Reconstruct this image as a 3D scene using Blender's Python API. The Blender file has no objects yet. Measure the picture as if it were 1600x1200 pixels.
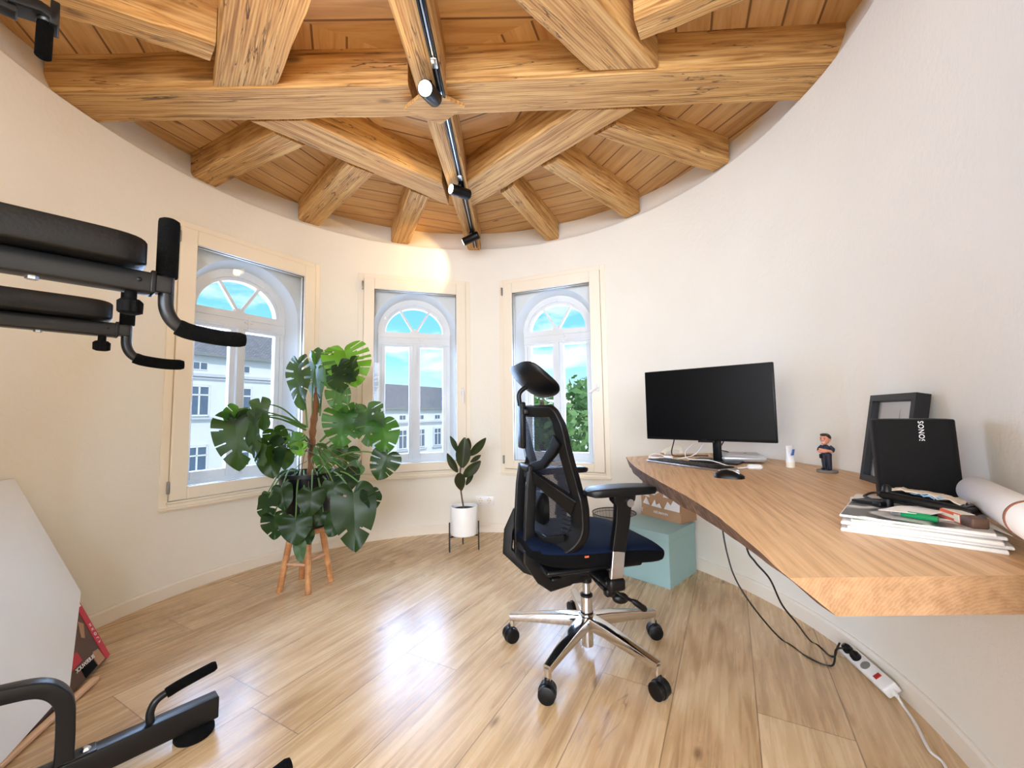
import bpy, math, random
from mathutils import Vector, Matrix, noise
random.seed(7)
PI = math.pi
S = bpy.context.scene
COL = S.collection
R = math.radians

# ------------------------------------------------------------------ camera
FPX, PITCH, ROLL, EYE = 629.03, R(4.137), R(-0.809), 1.0
_f = Vector((0, math.cos(PITCH), math.sin(PITCH)))
_u0 = Vector((0, -math.sin(PITCH), math.cos(PITCH)))
_r0 = Vector((1, 0, 0))
_r = _r0 * math.cos(ROLL) + _u0 * math.sin(ROLL)
_u = _u0 * math.cos(ROLL) - _r0 * math.sin(ROLL)
def ray(px, py): return _f + _r * ((px - 800) / FPX) - _u * ((py - 600) / FPX)
def at(px, py, z):                     # point at height z seen at that place in the photo
    d = ray(px, py); return d * ((z - EYE) / d.z) + Vector((0, 0, EYE))
def aty(px, py, Y):                    # point at depth Y
    d = ray(px, py); return d * (Y / d.y) + Vector((0, 0, EYE))
cam = bpy.data.cameras.new('camera'); cam.sensor_width = 36; cam.lens = FPX / 1600 * 36
cam.clip_start = .02; cam.clip_end = 500
co = bpy.data.objects.new('camera', cam); COL.objects.link(co)
m = Matrix((( _r.x, _u.x, -_f.x, 0), (_r.y, _u.y, -_f.y, 0), (_r.z, _u.z, -_f.z, EYE), (0, 0, 0, 1)))
co.matrix_world = m
S.camera = co

# ------------------------------------------------------------------ materials
def s2l(c): return tuple(((x / 255) / 12.92 if x / 255 <= .04045 else ((x / 255 + .055) / 1.055) ** 2.4) for x in c)
def rgb(c): return (*s2l(c), 1)
class N:
    def __init__(s, name):
        s.m = bpy.data.materials.new(name); s.m.use_nodes = True
        s.t = s.m.node_tree; s.t.nodes.clear()
        s.out = s.n('ShaderNodeOutputMaterial')
    def n(s, typ, **kw):
        x = s.t.nodes.new(typ)
        for k, v in kw.items(): setattr(x, k, v)
        return x
    def l(s, a, b): s.t.links.new(a, b)
    def set(s, node, **kw):
        for k, v in kw.items():
            i = node.inputs[k.replace('_', ' ')]
            if hasattr(v, 'is_output') and v.is_output: s.l(v, i)
            else: i.default_value = v
        return node
    def bsdf(s, color, rough=.5, metal=0., **kw):
        b = s.n('ShaderNodeBsdfPrincipled')
        s.set(b, Base_Color=color if hasattr(color, 'is_output') else (*color[:3], 1), Roughness=rough, Metallic=metal)
        for k, v in kw.items(): b.inputs[k.replace('_', ' ')].default_value = v
        s.l(b.outputs[0], s.out.inputs[0]); return b
    def coord(s, kind='Object', scale=(1, 1, 1), loc=(0, 0, 0), rot=(0, 0, 0)):
        c = s.n('ShaderNodeTexCoord'); mp = s.n('ShaderNodeMapping')
        s.l(c.outputs[kind], mp.inputs[0])
        mp.inputs['Scale'].default_value = scale; mp.inputs['Location'].default_value = loc; mp.inputs['Rotation'].default_value = rot
        return mp.outputs[0]
    def noise(s, vec, scale=5, detail=4, rough=.55, dist=0.):
        x = s.n('ShaderNodeTexNoise'); s.l(vec, x.inputs['Vector'])
        s.set(x, Scale=scale, Detail=detail, Roughness=rough, Distortion=dist); return x.outputs['Fac']
    def ramp(s, fac, stops):
        x = s.n('ShaderNodeValToRGB'); s.l(fac, x.inputs[0]); e = x.color_ramp.elements
        while len(e) < len(stops): e.new(.5)
        for el, (p, c) in zip(e, stops): el.position = p; el.color = c if len(c) == 4 else (*c, 1)
        return x.outputs[0]
    def mix(s, fac, a, b, mode='MIX'):
        x = s.n('ShaderNodeMix', data_type='RGBA', blend_type=mode)
        for i, v in ((0, fac), (6, a), (7, b)):
            if hasattr(v, 'is_output'): s.l(v, x.inputs[i])
            else: x.inputs[i].default_value = v if i == 0 else (*v[:3], 1)
        return x.outputs[2]
    def math(s, op, a, b=None, c=None):
        x = s.n('ShaderNodeMath', operation=op)
        for i, v in enumerate((a, b, c)):
            if v is None: continue
            if hasattr(v, 'is_output'): s.l(v, x.inputs[i])
            else: x.inputs[i].default_value = v
        return x.outputs[0]
    def bump(s, h, strength=.3, dist=.01):
        x = s.n('ShaderNodeBump'); s.l(h, x.inputs['Height']); s.set(x, Strength=strength, Distance=dist); return x.outputs[0]

def plain(name, c, rough=.5, metal=0., var=.06, bump=0., bscale=200, **kw):
    if max(c) < 20 and 'Specular_IOR_Level' not in kw: kw['Specular_IOR_Level'] = .12 if rough > .6 else .28
    n = N(name); v = n.coord(); f = n.noise(v, 6, 3)
    a = s2l(c); col = n.mix(f, tuple(x * (1 - var) for x in a), tuple(min(1, x * (1 + var)) for x in a))
    b = n.bsdf(col, rough, metal, **kw)
    if bump: n.l(n.bump(n.noise(v, bscale, 3), bump, .004), b.inputs['Normal'])
    return n.m

def wood(name, cols, scale=(1.2, 14, 14), rough=.6, knots=True, cracks=False, bump=.25, kind='Object'):
    n = N(name)
    oi = n.n('ShaderNodeObjectInfo')
    tc = n.n('ShaderNodeTexCoord'); addv = n.n('ShaderNodeVectorMath', operation='ADD')
    n.l(tc.outputs[kind], addv.inputs[0])
    mul = n.n('ShaderNodeVectorMath', operation='SCALE'); n.l(oi.outputs['Random'], mul.inputs['Scale']); mul.inputs[0].default_value = (17, 9, 5)
    n.l(mul.outputs[0], addv.inputs[1]); base = addv.outputs[0]
    mp = n.n('ShaderNodeMapping'); n.l(base, mp.inputs[0]); mp.inputs['Scale'].default_value = scale
    g = n.noise(mp.outputs[0], 2.0, 6, .6, .6)
    mp2 = n.n('ShaderNodeMapping'); n.l(base, mp2.inputs[0]); mp2.inputs['Scale'].default_value = (scale[0] * .6, scale[1] * .25, scale[2] * .25)
    w = n.n('ShaderNodeTexWave', wave_type='BANDS', bands_direction='Y'); n.l(mp2.outputs[0], w.inputs[0])
    n.set(w, Scale=4.5, Distortion=5., Detail=3., Detail_Scale=1.2)
    f = n.math('ADD', n.math('MULTIPLY', g, .88), n.math('MULTIPLY', w.outputs['Fac'], .12))
    col = n.ramp(f, [(.34, s2l(cols[0])), (.5, s2l(cols[1])), (.64, s2l(cols[2]))])
    big = n.noise(base, 2.2, 3)
    col = n.mix(n.math('MULTIPLY', big, .38), col, s2l(cols[0]))
    if knots:
        vo = n.n('ShaderNodeTexVoronoi'); mp3 = n.n('ShaderNodeMapping'); n.l(base, mp3.inputs[0]); mp3.inputs['Scale'].default_value = (2.2, 5.5, 5.5)
        n.l(mp3.outputs[0], vo.inputs['Vector']); n.set(vo, Scale=1.)
        k = n.ramp(vo.outputs['Distance'], [(.045, (1, 1, 1)), (.12, (0, 0, 0))])
        col = n.mix(n.math('MULTIPLY', k, .65), col, s2l(cols[3]))
    if cracks:
        mp4 = n.n('ShaderNodeMapping'); n.l(base, mp4.inputs[0]); mp4.inputs['Scale'].default_value = (.9, 16, 16)
        ck = n.noise(mp4.outputs[0], 1.3, 5, .5, 1.2)
        d = n.math('ABSOLUTE', n.math('SUBTRACT', ck, .56))
        c = n.ramp(d, [(.003, (1, 1, 1)), (.012, (0, 0, 0))])
        msk = n.ramp(n.noise(base, 1.7, 2), [(.40, (0, 0, 0)), (.52, (1, 1, 1))])
        cf = n.math('MULTIPLY', c, msk)
        col = n.mix(n.math('MULTIPLY', cf, .85), col, s2l(cols[3]))
        f = n.math('SUBTRACT', f, n.math('MULTIPLY', cf, 1.2))
    b = n.bsdf(col, rough)
    if bump: n.l(n.bump(f, bump, .006), b.inputs['Normal'])
    return n.m

M = {}
def wallmat():
    n = N('wall_plaster'); v = n.coord()
    a = n.noise(v, 38, 4, .6); c = n.noise(v, 3, 3)
    col = n.mix(c, s2l((234, 230, 219)), s2l((240, 236, 226)))
    b = n.bsdf(col, .82)
    n.l(n.bump(n.math('ADD', a, n.math('MULTIPLY', c, .6)), .35, .006), b.inputs['Normal'])
    return n.m
M['wall'] = wallmat()
M['trim'] = plain('trim_paint', (238, 230, 216), .4, var=.02)
M['winpaint'] = plain('window_paint', (240, 230, 212), .38, var=.02)
M['oldpaint'] = plain('old_window_paint', (228, 230, 232), .5, var=.08, bump=.3, bscale=40)
M['niche'] = plain('niche_paint', (224, 228, 230), .7, var=.05, bump=.2, bscale=30)
M['beam'] = wood('old_beam_pine', [(150, 104, 52), (204, 156, 92), (226, 184, 120), (58, 34, 18)], scale=(1.1, 26, 26), cracks=True, rough=.7, bump=.5)
M['black'] = plain('black_plastic', (9, 9, 10), .38, var=.1)
M['blackm'] = plain('black_matte', (8, 8, 8), .8, var=.15, bump=.3, bscale=300)
M['foam'] = plain('black_foam', (6, 6, 6), .95, var=.2, bump=.6, bscale=400)
M['vinyl'] = plain('black_vinyl', (8, 8, 9), .42, var=.1, bump=.2, bscale=120)
M['gunmetal'] = plain('gunmetal_steel', (32, 33, 35), .36, .45, var=.1)
M['chrome'] = plain('chrome', (215, 215, 218), .09, 1., var=.01)
M['steel'] = plain('brushed_steel', (190, 192, 196), .28, 1., var=.03)
M['grey'] = plain('grey_metal', (150, 150, 148), .4, .6)
M['white'] = plain('white_plastic', (236, 236, 236), .35, var=.02)
M['paper'] = plain('white_paper', (232, 228, 222), .8, var=.04)
M['screen'] = plain('dark_screen', (3, 3, 4), .35, var=.02, Specular_IOR_Level=.15)
M['navy'] = plain('navy_fabric', (10, 22, 44), .9, var=.15, bump=.4, bscale=500, Specular_IOR_Level=.1)
M['seatblack'] = plain('black_fabric', (4, 4, 5), .9, var=.15, bump=.4, bscale=500)
M['stool'] = wood('stool_beech', [(170, 112, 66), (196, 138, 88), (214, 160, 108), (120, 70, 40)], rough=.5, knots=False, bump=.1)
M['mint'] = plain('mint_card', (150, 182, 180), .75, var=.03)
M['kraft'] = plain('kraft_paper', (176, 138, 104), .8, var=.12, bump=.3, bscale=25)
M['kraftdark'] = plain('brown_paper', (150, 98, 70), .8, var=.1, bump=.3, bscale=25)
M['printw'] = plain('white_print', (226, 222, 216), .7, var=.04)
M['green'] = plain('green_pen', (16, 130, 78), .25, var=.05)
M['red'] = plain('red_print', (196, 44, 60), .5, var=.05)
M['brown'] = plain('brown_print', (92, 66, 50), .6, var=.3)
M['orange'] = plain('orange_card', (208, 92, 56), .6)
M['skin'] = plain('painted_skin', (222, 150, 122), .5)
M['hair'] = plain('painted_hair', (44, 30, 24), .5)
M['dkblue'] = plain('painted_navy', (28, 32, 48), .6)
M['cream'] = plain('cream_plastic', (232, 226, 208), .4)
M['bluep'] = plain('blue_print', (70, 110, 180), .4)
M['stone'] = plain('grey_stone', (120, 112, 106), .7)
M['leather'] = plain('tan_leather', (160, 118, 80), .6)
M['soil'] = plain('soil', (38, 28, 22), .95, var=.4, bump=.8, bscale=80)
M['coir'] = plain('coir', (128, 84, 52), .95, var=.35, bump=1., bscale=90)
M['potblack'] = plain('black_pot', (12, 12, 14), .4, var=.1)
M['cableb'] = plain('black_cable', (24, 22, 22), .5)
M['cablew'] = plain('white_cable', (232, 230, 226), .5)
M['redsw'] = plain('red_switch', (170, 20, 24), .25)
M['stalk'] = plain('green_stalk', (86, 122, 56), .5, var=.2)
M['stalkb'] = plain('brown_stem', (96, 72, 52), .7, var=.2)
M['bark'] = wood('live_edge_bark', [(74, 54, 42), (104, 78, 60), (140, 108, 84), (46, 32, 26)], scale=(3, 12, 12), rough=.85, bump=.8)  # bark; tones also darkened for the shade on the slab's downward face

def leafmat(name, c1, c2, rough=.42, trans=.25):
    n = N(name); v = n.coord(); oi = n.n('ShaderNodeObjectInfo')
    f = n.noise(v, 14, 3)
    col = n.mix(f, s2l(c1), s2l(c2))
    hv = n.n('ShaderNodeHueSaturation'); n.l(col, hv.inputs['Color']); n.l(n.math('ADD', .8, n.math('MULTIPLY', oi.outputs['Random'], .4)), hv.inputs['Value'])
    col = hv.outputs[0]
    b = n.bsdf(col, rough); b.inputs['Specular IOR Level'].default_value = .32
    tr = n.n('ShaderNodeBsdfTranslucent'); n.l(n.mix(.5, col, s2l((150, 190, 40))), tr.inputs[0])
    mx = n.n('ShaderNodeMixShader'); mx.inputs[0].default_value = trans
    n.l(b.outputs[0], mx.inputs[1]); n.l(tr.outputs[0], mx.inputs[2]); n.l(mx.outputs[0], n.out.inputs[0])
    return n.m
M['leaf'] = leafmat('monstera_leaf', (9, 29, 13), (21, 49, 20), trans=.1)
M['leafb'] = leafmat('monstera_leaf_bright', (72, 118, 30), (104, 148, 44), trans=.35)
M['leafm'] = leafmat('monstera_leaf_mid', (24, 66, 24), (50, 96, 36), trans=.22)
M['leafp'] = leafmat('monstera_leaf_pale', (48, 74, 50), (76, 100, 74), trans=.2)
M['ficus'] = leafmat('rubber_leaf', (26, 32, 26), (46, 44, 32), rough=.22, trans=.05)
M['treeleaf'] = leafmat('tree_foliage', (104, 150, 96), (160, 196, 124), rough=.7, trans=.2)

def glassmat(name='window_glass', tint=(1, 1, 1), f=.05):
    n = N(name); t = n.n('ShaderNodeBsdfTransparent'); t.inputs[0].default_value = (*tint, 1)
    g = n.n('ShaderNodeBsdfGlossy'); g.inputs['Roughness'].default_value = .01
    fr = n.n('ShaderNodeFresnel'); fr.inputs[0].default_value = 1.3
    mx = n.n('ShaderNodeMixShader'); n.l(n.math('MULTIPLY', fr.outputs[0], .6), mx.inputs[0]); n.l(t.outputs[0], mx.inputs[1]); n.l(g.outputs[0], mx.inputs[2])
    n.l(mx.outputs[0], n.out.inputs[0]); return n.m
M['glass'] = glassmat()
def meshmat():
    n = N('mesh_fabric'); v = n.coord('Object')
    b = n.bsdf(s2l((12, 16, 28)), .7)
    t = n.n('ShaderNodeBsdfTransparent'); 
    w = n.n('ShaderNodeTexWave', wave_type='BANDS', bands_direction='Z'); n.l(v, w.inputs[0]); n.set(w, Scale=70.)
    w2 = n.n('ShaderNodeTexWave', wave_type='BANDS', bands_direction='Y'); n.l(v, w2.inputs[0]); n.set(w2, Scale=110.)
    f = n.math('GREATER_THAN', n.math('MULTIPLY', w.outputs['Fac'], w2.outputs['Fac']), .50)
    mx = n.n('ShaderNodeMixShader'); n.l(f, mx.inputs[0]); n.l(b.outputs[0], mx.inputs[1]); n.l(t.outputs[0], mx.inputs[2]); n.l(mx.outputs[0], n.out.inputs[0])
    return n.m
M['mesh'] = meshmat()
def emit(name, c, s):
    n = N(name); e = n.n('ShaderNodeEmission'); e.inputs[0].default_value = rgb(c); e.inputs[1].default_value = s
    n.l(e.outputs[0], n.out.inputs[0]); return n.m
M['lamp'] = emit('lamp_glow', (255, 236, 190), 14)

def floormat():
    n = N('oak_floor'); a = R(28.3)
    c = n.n('ShaderNodeTexCoord'); sp = n.n('ShaderNodeSeparateXYZ'); n.l(c.outputs['Object'], sp.inputs[0])
    x, y = sp.outputs[0], sp.outputs[1]
    # along = x sin a + y cos a ; across = x cos a - y sin a
    al = n.math('ADD', n.math('MULTIPLY', x, math.sin(a)), n.math('MULTIPLY', y, math.cos(a)))
    ac = n.math('ADD', n.math('SUBTRACT', n.math('MULTIPLY', x, math.cos(a)), n.math('MULTIPLY', y, math.sin(a))), .222)
    q = n.math('DIVIDE', ac, .2555); lane = n.math('FLOOR', q); fr = n.math('FRACT', q)
    wn = n.n('ShaderNodeTexWhiteNoise', noise_dimensions='1D'); n.l(lane, wn.inputs['W'])
    q2 = n.math('ADD', n.math('DIVIDE', al, 1.9), wn.outputs['Value']); brd = n.math('FLOOR', q2); fr2 = n.math('FRACT', q2)
    wn2 = n.n('ShaderNodeTexWhiteNoise', noise_dimensions='2D'); cb = n.n('ShaderNodeCombineXYZ'); n.l(lane, cb.inputs[0]); n.l(brd, cb.inputs[1]); n.l(cb.outputs[0], wn2.inputs['Vector'])
    rnd = wn2.outputs['Value']
    cv = n.n('ShaderNodeCombineXYZ'); n.l(al, cv.inputs[0]); n.l(ac, cv.inputs[1]); n.l(n.math('MULTIPLY', rnd, 37.), cv.inputs[2])
    mp = n.n('ShaderNodeMapping'); n.l(cv.outputs[0], mp.inputs[0]); mp.inputs['Scale'].default_value = (1.8, 34, 1)
    g = n.noise(mp.outputs[0], 1.6, 8, .6, .6)
    mpb = n.n('ShaderNodeMapping'); n.l(cv.outputs[0], mpb.inputs[0]); mpb.inputs['Scale'].default_value = (.7, 4.5, 1)
    w = n.n('ShaderNodeTexWave', wave_type='RINGS', rings_direction='Y'); n.l(mpb.outputs[0], w.inputs[0]); n.set(w, Scale=3.2, Distortion=7., Detail=3., Detail_Scale=1.)
    f = n.math('ADD', n.math('MULTIPLY', g, .78), n.math('MULTIPLY', w.outputs['Fac'], .22))
    col = n.ramp(f, [(.24, s2l((140, 104, 70))), (.48, s2l((200, 168, 126))), (.74, s2l((226, 200, 162)))])
    tint = n.ramp(rnd, [(0., s2l((186, 152, 108))), (.5, s2l((212, 182, 138))), (1., s2l((226, 200, 160)))])
    col = n.mix(.38, col, tint)
    # smudges and knots
    bg = n.noise(cv.outputs[0], 2.3, 3); col = n.mix(n.math('MULTIPLY', n.ramp(bg, [(.55, (0, 0, 0)), (.75, (1, 1, 1))]), .35), col, s2l((172, 124, 84)))
    mk = n.n('ShaderNodeMapping'); n.l(cv.outputs[0], mk.inputs[0]); mk.inputs['Scale'].default_value = (1.5, 3.2, 1)
    vo = n.n('ShaderNodeTexVoronoi'); n.l(mk.outputs[0], vo.inputs['Vector']); n.set(vo, Scale=1.3)
    k = n.ramp(vo.outputs['Distance'], [(.02, (1, 1, 1)), (.07, (0, 0, 0))]); col = n.mix(n.math('MULTIPLY', k, .7), col, s2l((96, 62, 40)))
    # thin cracks on some boards
    mc = n.n('ShaderNodeMapping'); n.l(cv.outputs[0], mc.inputs[0]); mc.inputs['Scale'].default_value = (1.3, 7, 1)
    ck = n.math('ABSOLUTE', n.math('SUBTRACT', n.noise(mc.outputs[0], 1.1, 4, .5, .8), .5))
    ck = n.math('MULTIPLY', n.ramp(ck, [(.001, (1, 1, 1)), (.006, (0, 0, 0))]), n.ramp(bg, [(.60, (0, 0, 0)), (.66, (1, 1, 1))]))
    col = n.mix(n.math('MULTIPLY', ck, .6), col, s2l((90, 58, 40)))
    e1 = n.math('LESS_THAN', n.math('MINIMUM', fr, n.math('SUBTRACT', 1., fr)), .0075)
    e2 = n.math('LESS_THAN', n.math('MINIMUM', fr2, n.math('SUBTRACT', 1., fr2)), .0009)
    sm = n.math('MAXIMUM', e1, e2); col = n.mix(n.math('MULTIPLY', sm, .6), col, s2l((90, 60, 38)))
    b = n.bsdf(col, .36); b.inputs['Specular IOR Level'].default_value = .45
    n.l(n.math('ADD', .20, n.math('MULTIPLY', g, .14)), b.inputs['Roughness'])
    n.l(n.bump(n.math('SUBTRACT', f, n.math('MULTIPLY', sm, 1.)), .12, .003), b.inputs['Normal'])
    return n.m
M['floor'] = floormat()

def plankmat():
    n = N('pine_boarding'); c = n.n('ShaderNodeTexCoord'); sp = n.n('ShaderNodeSeparateXYZ'); n.l(c.outputs['UV'], sp.inputs[0])
    u, v = sp.outputs[0], sp.outputs[1]
    q = n.math('DIVIDE', v, .14); lane = n.math('FLOOR', q); fr = n.math('FRACT', q)
    wn = n.n('ShaderNodeTexWhiteNoise', noise_dimensions='1D'); n.l(lane, wn.inputs['W'])
    cv = n.n('ShaderNodeCombineXYZ'); n.l(n.math('ADD', u, n.math('MULTIPLY', wn.outputs['Value'], 7.)), cv.inputs[0]); n.l(v, cv.inputs[1]); n.l(lane, cv.inputs[2])
    mp = n.n('ShaderNodeMapping'); n.l(cv.outputs[0], mp.inputs[0]); mp.inputs['Scale'].default_value = (1.6, 18, 1)
    g = n.noise(mp.outputs[0], 1.8, 5, .6, .5)
    col = n.ramp(g, [(.3, s2l((180, 132, 80))), (.5, s2l((212, 168, 110))), (.72, s2l((230, 194, 140)))])
    col = n.mix(.35, col, n.ramp(wn.outputs['Value'], [(0, s2l((188, 138, 84))), (1, s2l((226, 186, 130)))]))
    vo = n.n('ShaderNodeTexVoronoi'); mk = n.n('ShaderNodeMapping'); n.l(cv.outputs[0], mk.inputs[0]); mk.inputs['Scale'].default_value = (3, 7, 1); n.l(mk.outputs[0], vo.inputs['Vector']); n.set(vo, Scale=1.)
    k = n.ramp(vo.outputs['Distance'], [(.05, (1, 1, 1)), (.12, (0, 0, 0))]); col = n.mix(n.math('MULTIPLY', k, .7), col, s2l((124, 68, 36)))
    e = n.math('LESS_THAN', n.math('MINIMUM', fr, n.math('SUBTRACT', 1., fr)), .034)
    col = n.mix(n.math('MULTIPLY', e, .75), col, s2l((84, 44, 22)))
    b = n.bsdf(col, .6); n.l(n.bump(n.math('SUBTRACT', n.math('MULTIPLY', g, .3), e), .4, .006), b.inputs['Normal'])
    return n.m
M['planks'] = plankmat()

def deskmat(end=False):
    n = N('oak_slab_end' if end else 'oak_slab'); v = n.coord('Object', rot=(0, 0, R(-72)))
    if end:
        v = n.coord('Object', scale=(1, 1, 1), loc=(-.75, 0, -.52))
        w = n.n('ShaderNodeTexWave', wave_type='RINGS', rings_direction='Y'); n.l(v, w.inputs[0]); n.set(w, Scale=60., Distortion=5, Detail=3., Detail_Scale=2.)
        g = n.noise(v, 60, 4); f = n.math('ADD', n.math('MULTIPLY', w.outputs['Fac'], .16), n.math('MULTIPLY', g, .84))
        col = n.ramp(f, [(.25, s2l((136, 102, 70))), (.5, s2l((156, 120, 86))), (.8, s2l((172, 136, 100)))])
    else:
        mp = n.n('ShaderNodeMapping'); n.l(v, mp.inputs[0]); mp.inputs['Scale'].default_value = (2.2, 60, 60)
        g = n.noise(mp.outputs[0], 1.8, 8, .6, .4)
        mp2 = n.n('ShaderNodeMapping'); n.l(v, mp2.inputs[0]); mp2.inputs['Scale'].default_value = (.5, 3.4, 3.4)
        w = n.n('ShaderNodeTexWave', wave_type='BANDS', bands_direction='Y'); n.l(mp2.outputs[0], w.inputs[0]); n.set(w, Scale=3., Distortion=9., Detail=4., Detail_Scale=1.)
        f = n.math('ADD', n.math('MULTIPLY', g, .9), n.math('MULTIPLY', w.outputs['Fac'], .10))
        col = n.ramp(f, [(.25, s2l((170, 128, 86))), (.5, s2l((206, 166, 120))), (.76, s2l((224, 188, 146)))])
    b = n.bsdf(col, .45); n.l(n.bump(f, .03 if end else .12, .003), b.inputs['Normal']); return n.m
M['desk'] = deskmat(); M['deskend'] = deskmat(True)

# ------------------------------------------------------------------ mesh helpers
class MB:
    def __init__(s): s.v = []; s.f = []; s.mi = []; s.cur = 0
    def add(s, vs, fs):
        o = len(s.v); s.v += [tuple(v) for v in vs]
        for f in fs: s.f.append(tuple(i + o for i in f)); s.mi.append(s.cur)
    def box(s, c, d, rz=0, rot=None, taper=1., bev=0.):
        mt = rot if rot is not None else Matrix.Rotation(rz, 3, 'Z'); c = Vector(c)
        x, y, z = d[0] / 2, d[1] / 2, d[2] / 2
        if bev:
            b = min(bev, x * .9, y * .9, z * .9)
            rings = []
            for zz, k in ((-z, b), (-z + b * .35, b * .35), (-z + b, 0), (z - b, 0), (z - b * .35, b * .35), (z, b)):
                t = taper if zz > 0 else 1
                ring = []
                for cx, cy, a0 in ((1, 1, 0), (-1, 1, 90), (-1, -1, 180), (1, -1, 270)):
                    for j in range(4):
                        a = R(a0 + j * 30); rr = max(b - k, b * .05)
                        ring.append(mt @ Vector((((x - b) * cx + rr * math.cos(a)) * t, ((y - b) * cy + rr * math.sin(a)) * t, zz)) + c)
                rings.append(ring)
            s.loft(rings, True, True); return
        vs = [mt @ Vector((sx * x * (taper if sz > 0 else 1), sy * y * (taper if sz > 0 else 1), sz * z)) + c for sx, sy, sz in
              ((-1, -1, -1), (1, -1, -1), (1, 1, -1), (-1, 1, -1), (-1, -1, 1), (1, -1, 1), (1, 1, 1), (-1, 1, 1))]
        s.add(vs, [(0, 3, 2, 1), (4, 5, 6, 7), (0, 1, 5, 4), (1, 2, 6, 5), (2, 3, 7, 6), (3, 0, 4, 7)])
    def loft(s, rings, closed=True, cap=True):
        n = len(rings[0]); vs = [p for r in rings for p in r]; fs = []
        for i in range(len(rings) - 1):
            for j in range(n if closed else n - 1):
                a = i * n + j; b = i * n + (j + 1) % n
                fs.append((a, b, b + n, a + n))
        if cap:
            fs.append(tuple(reversed(range(n)))); fs.append(tuple(range((len(rings) - 1) * n, len(rings) * n)))
        s.add(vs, fs)
    def tube(s, pts, r, seg=12, sec=None, cap=True, up=None):
        pts = [Vector(p) for p in pts]; rs = r if isinstance(r, (list, tuple)) else [r] * len(pts)
        rings = []; nrm = None
        for i, p in enumerate(pts):
            t = (pts[min(i + 1, len(pts) - 1)] - pts[max(i - 1, 0)]).normalized()
            if nrm is None:
                a = Vector(up) if up else (Vector((0, 0, 1)) if abs(t.z) < .9 else Vector((1, 0, 0)))
                nrm = (a - t * a.dot(t)).normalized()
            else: nrm = (nrm - t * nrm.dot(t)).normalized()
            bn = t.cross(nrm)
            if sec: ring = [p + nrm * (b * rs[i]) + bn * (a * rs[i]) for a, b in sec]
            else: ring = [p + nrm * (math.cos(2 * PI * k / seg) * rs[i]) + bn * (-math.sin(2 * PI * k / seg) * rs[i]) for k in range(seg)]
            rings.append(ring)
        s.loft(rings, True, cap)
    def cyl(s, a, b, r, r2=None, seg=20): s.tube([a, b], [r, r if r2 is None else r2], seg)
    def lathe(s, prof, c=(0, 0, 0), seg=32, cap=False):
        rings = [[Vector((c[0] + r * math.cos(2 * PI * k / seg), c[1] + r * math.sin(2 * PI * k / seg), c[2] + z)) for k in range(seg)] for r, z in prof]
        s.loft(rings, True, cap)
    def prism(s, poly, z0, z1):
        n = len(poly); vs = [(x, y, z0) for x, y in poly] + [(x, y, z1) for x, y in poly]
        s.add(vs, [tuple(reversed(range(n))), tuple(range(n, 2 * n))] + [(i, (i + 1) % n, (i + 1) % n + n, i + n) for i in range(n)])
    def ell(s, c, d, seg=16, rings=10, rot=None):
        mt = rot if rot is not None else Matrix.Identity(3); c = Vector(c); rr = []
        for i in range(rings + 1):
            ph = -PI / 2 + PI * i / rings; k = max(math.cos(ph), .02)
            rr.append([mt @ Vector((d[0] * k * math.cos(2 * PI * j / seg), d[1] * k * math.sin(2 * PI * j / seg), d[2] * math.sin(ph))) + c for j in range(seg)])
        s.loft(rr, True, True)
    def rev(s): s.f = [tuple(reversed(f)) for f in s.f]; return s

def link(name, mb, mat, parent=None, loc=None, rz=None, smooth=35, fix=True):
    me = bpy.data.meshes.new(name); me.from_pydata(mb.v, [], mb.f)
    mats = mat if isinstance(mat, (list, tuple)) else [mat]
    for k in mats: me.materials.append(k)
    if len(mats) > 1: me.polygons.foreach_set('material_index', mb.mi)
    me.validate(); me.update()
    if fix:
        import bmesh
        bm = bmesh.new(); bm.from_mesh(me); bmesh.ops.recalc_face_normals(bm, faces=bm.faces); bm.to_mesh(me); bm.free()
    if smooth:
        me.polygons.foreach_set('use_smooth', [True] * len(me.polygons))
        me.set_sharp_from_angle(angle=R(smooth))
    o = bpy.data.objects.new(name, me); COL.objects.link(o)
    if parent: o.parent = parent
    if loc is not None: o.location = loc
    if rz is not None: o.rotation_euler = (0, 0, rz)
    return o
def bevel(o, w, seg=2):
    b = o.modifiers.new('bevel', 'BEVEL'); b.width = w; b.segments = seg; b.limit_method = 'ANGLE'; b.angle_limit = R(40); return o
def subsurf(o, n=2):
    b = o.modifiers.new('subsurf', 'SUBSURF'); b.levels = n; b.render_levels = n; return o
def tag(o, label, cat, group=None):
    o['label'] = label; o['category'] = cat
    if group: o['group'] = group
    return o
def thing(name, loc, rz, label, cat, group=None):
    o = bpy.data.objects.new(name, None); COL.objects.link(o); o.location = loc; o.rotation_euler = (0, 0, rz)
    o.empty_display_size = .05
    return tag(o, label, cat, group)
def struct(o): o['kind'] = 'structure'; return o
def bez(p, n=16):                       # catmull-rom through the points
    p = [Vector(q) for q in p]; out = []
    P = [p[0] * 2 - p[1]] + p + [p[-1] * 2 - p[-2]]
    for i in range(1, len(P) - 2):
        for k in range(n):
            t = k / n; a, b, c, d = P[i - 1], P[i], P[i + 1], P[i + 2]
            out.append(.5 * ((2 * b) + (c - a) * t + (2 * a - 5 * b + 4 * c - d) * t * t + (3 * b - a - 3 * c + d) * t ** 3))
    out.append(p[-1]); return out
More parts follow.
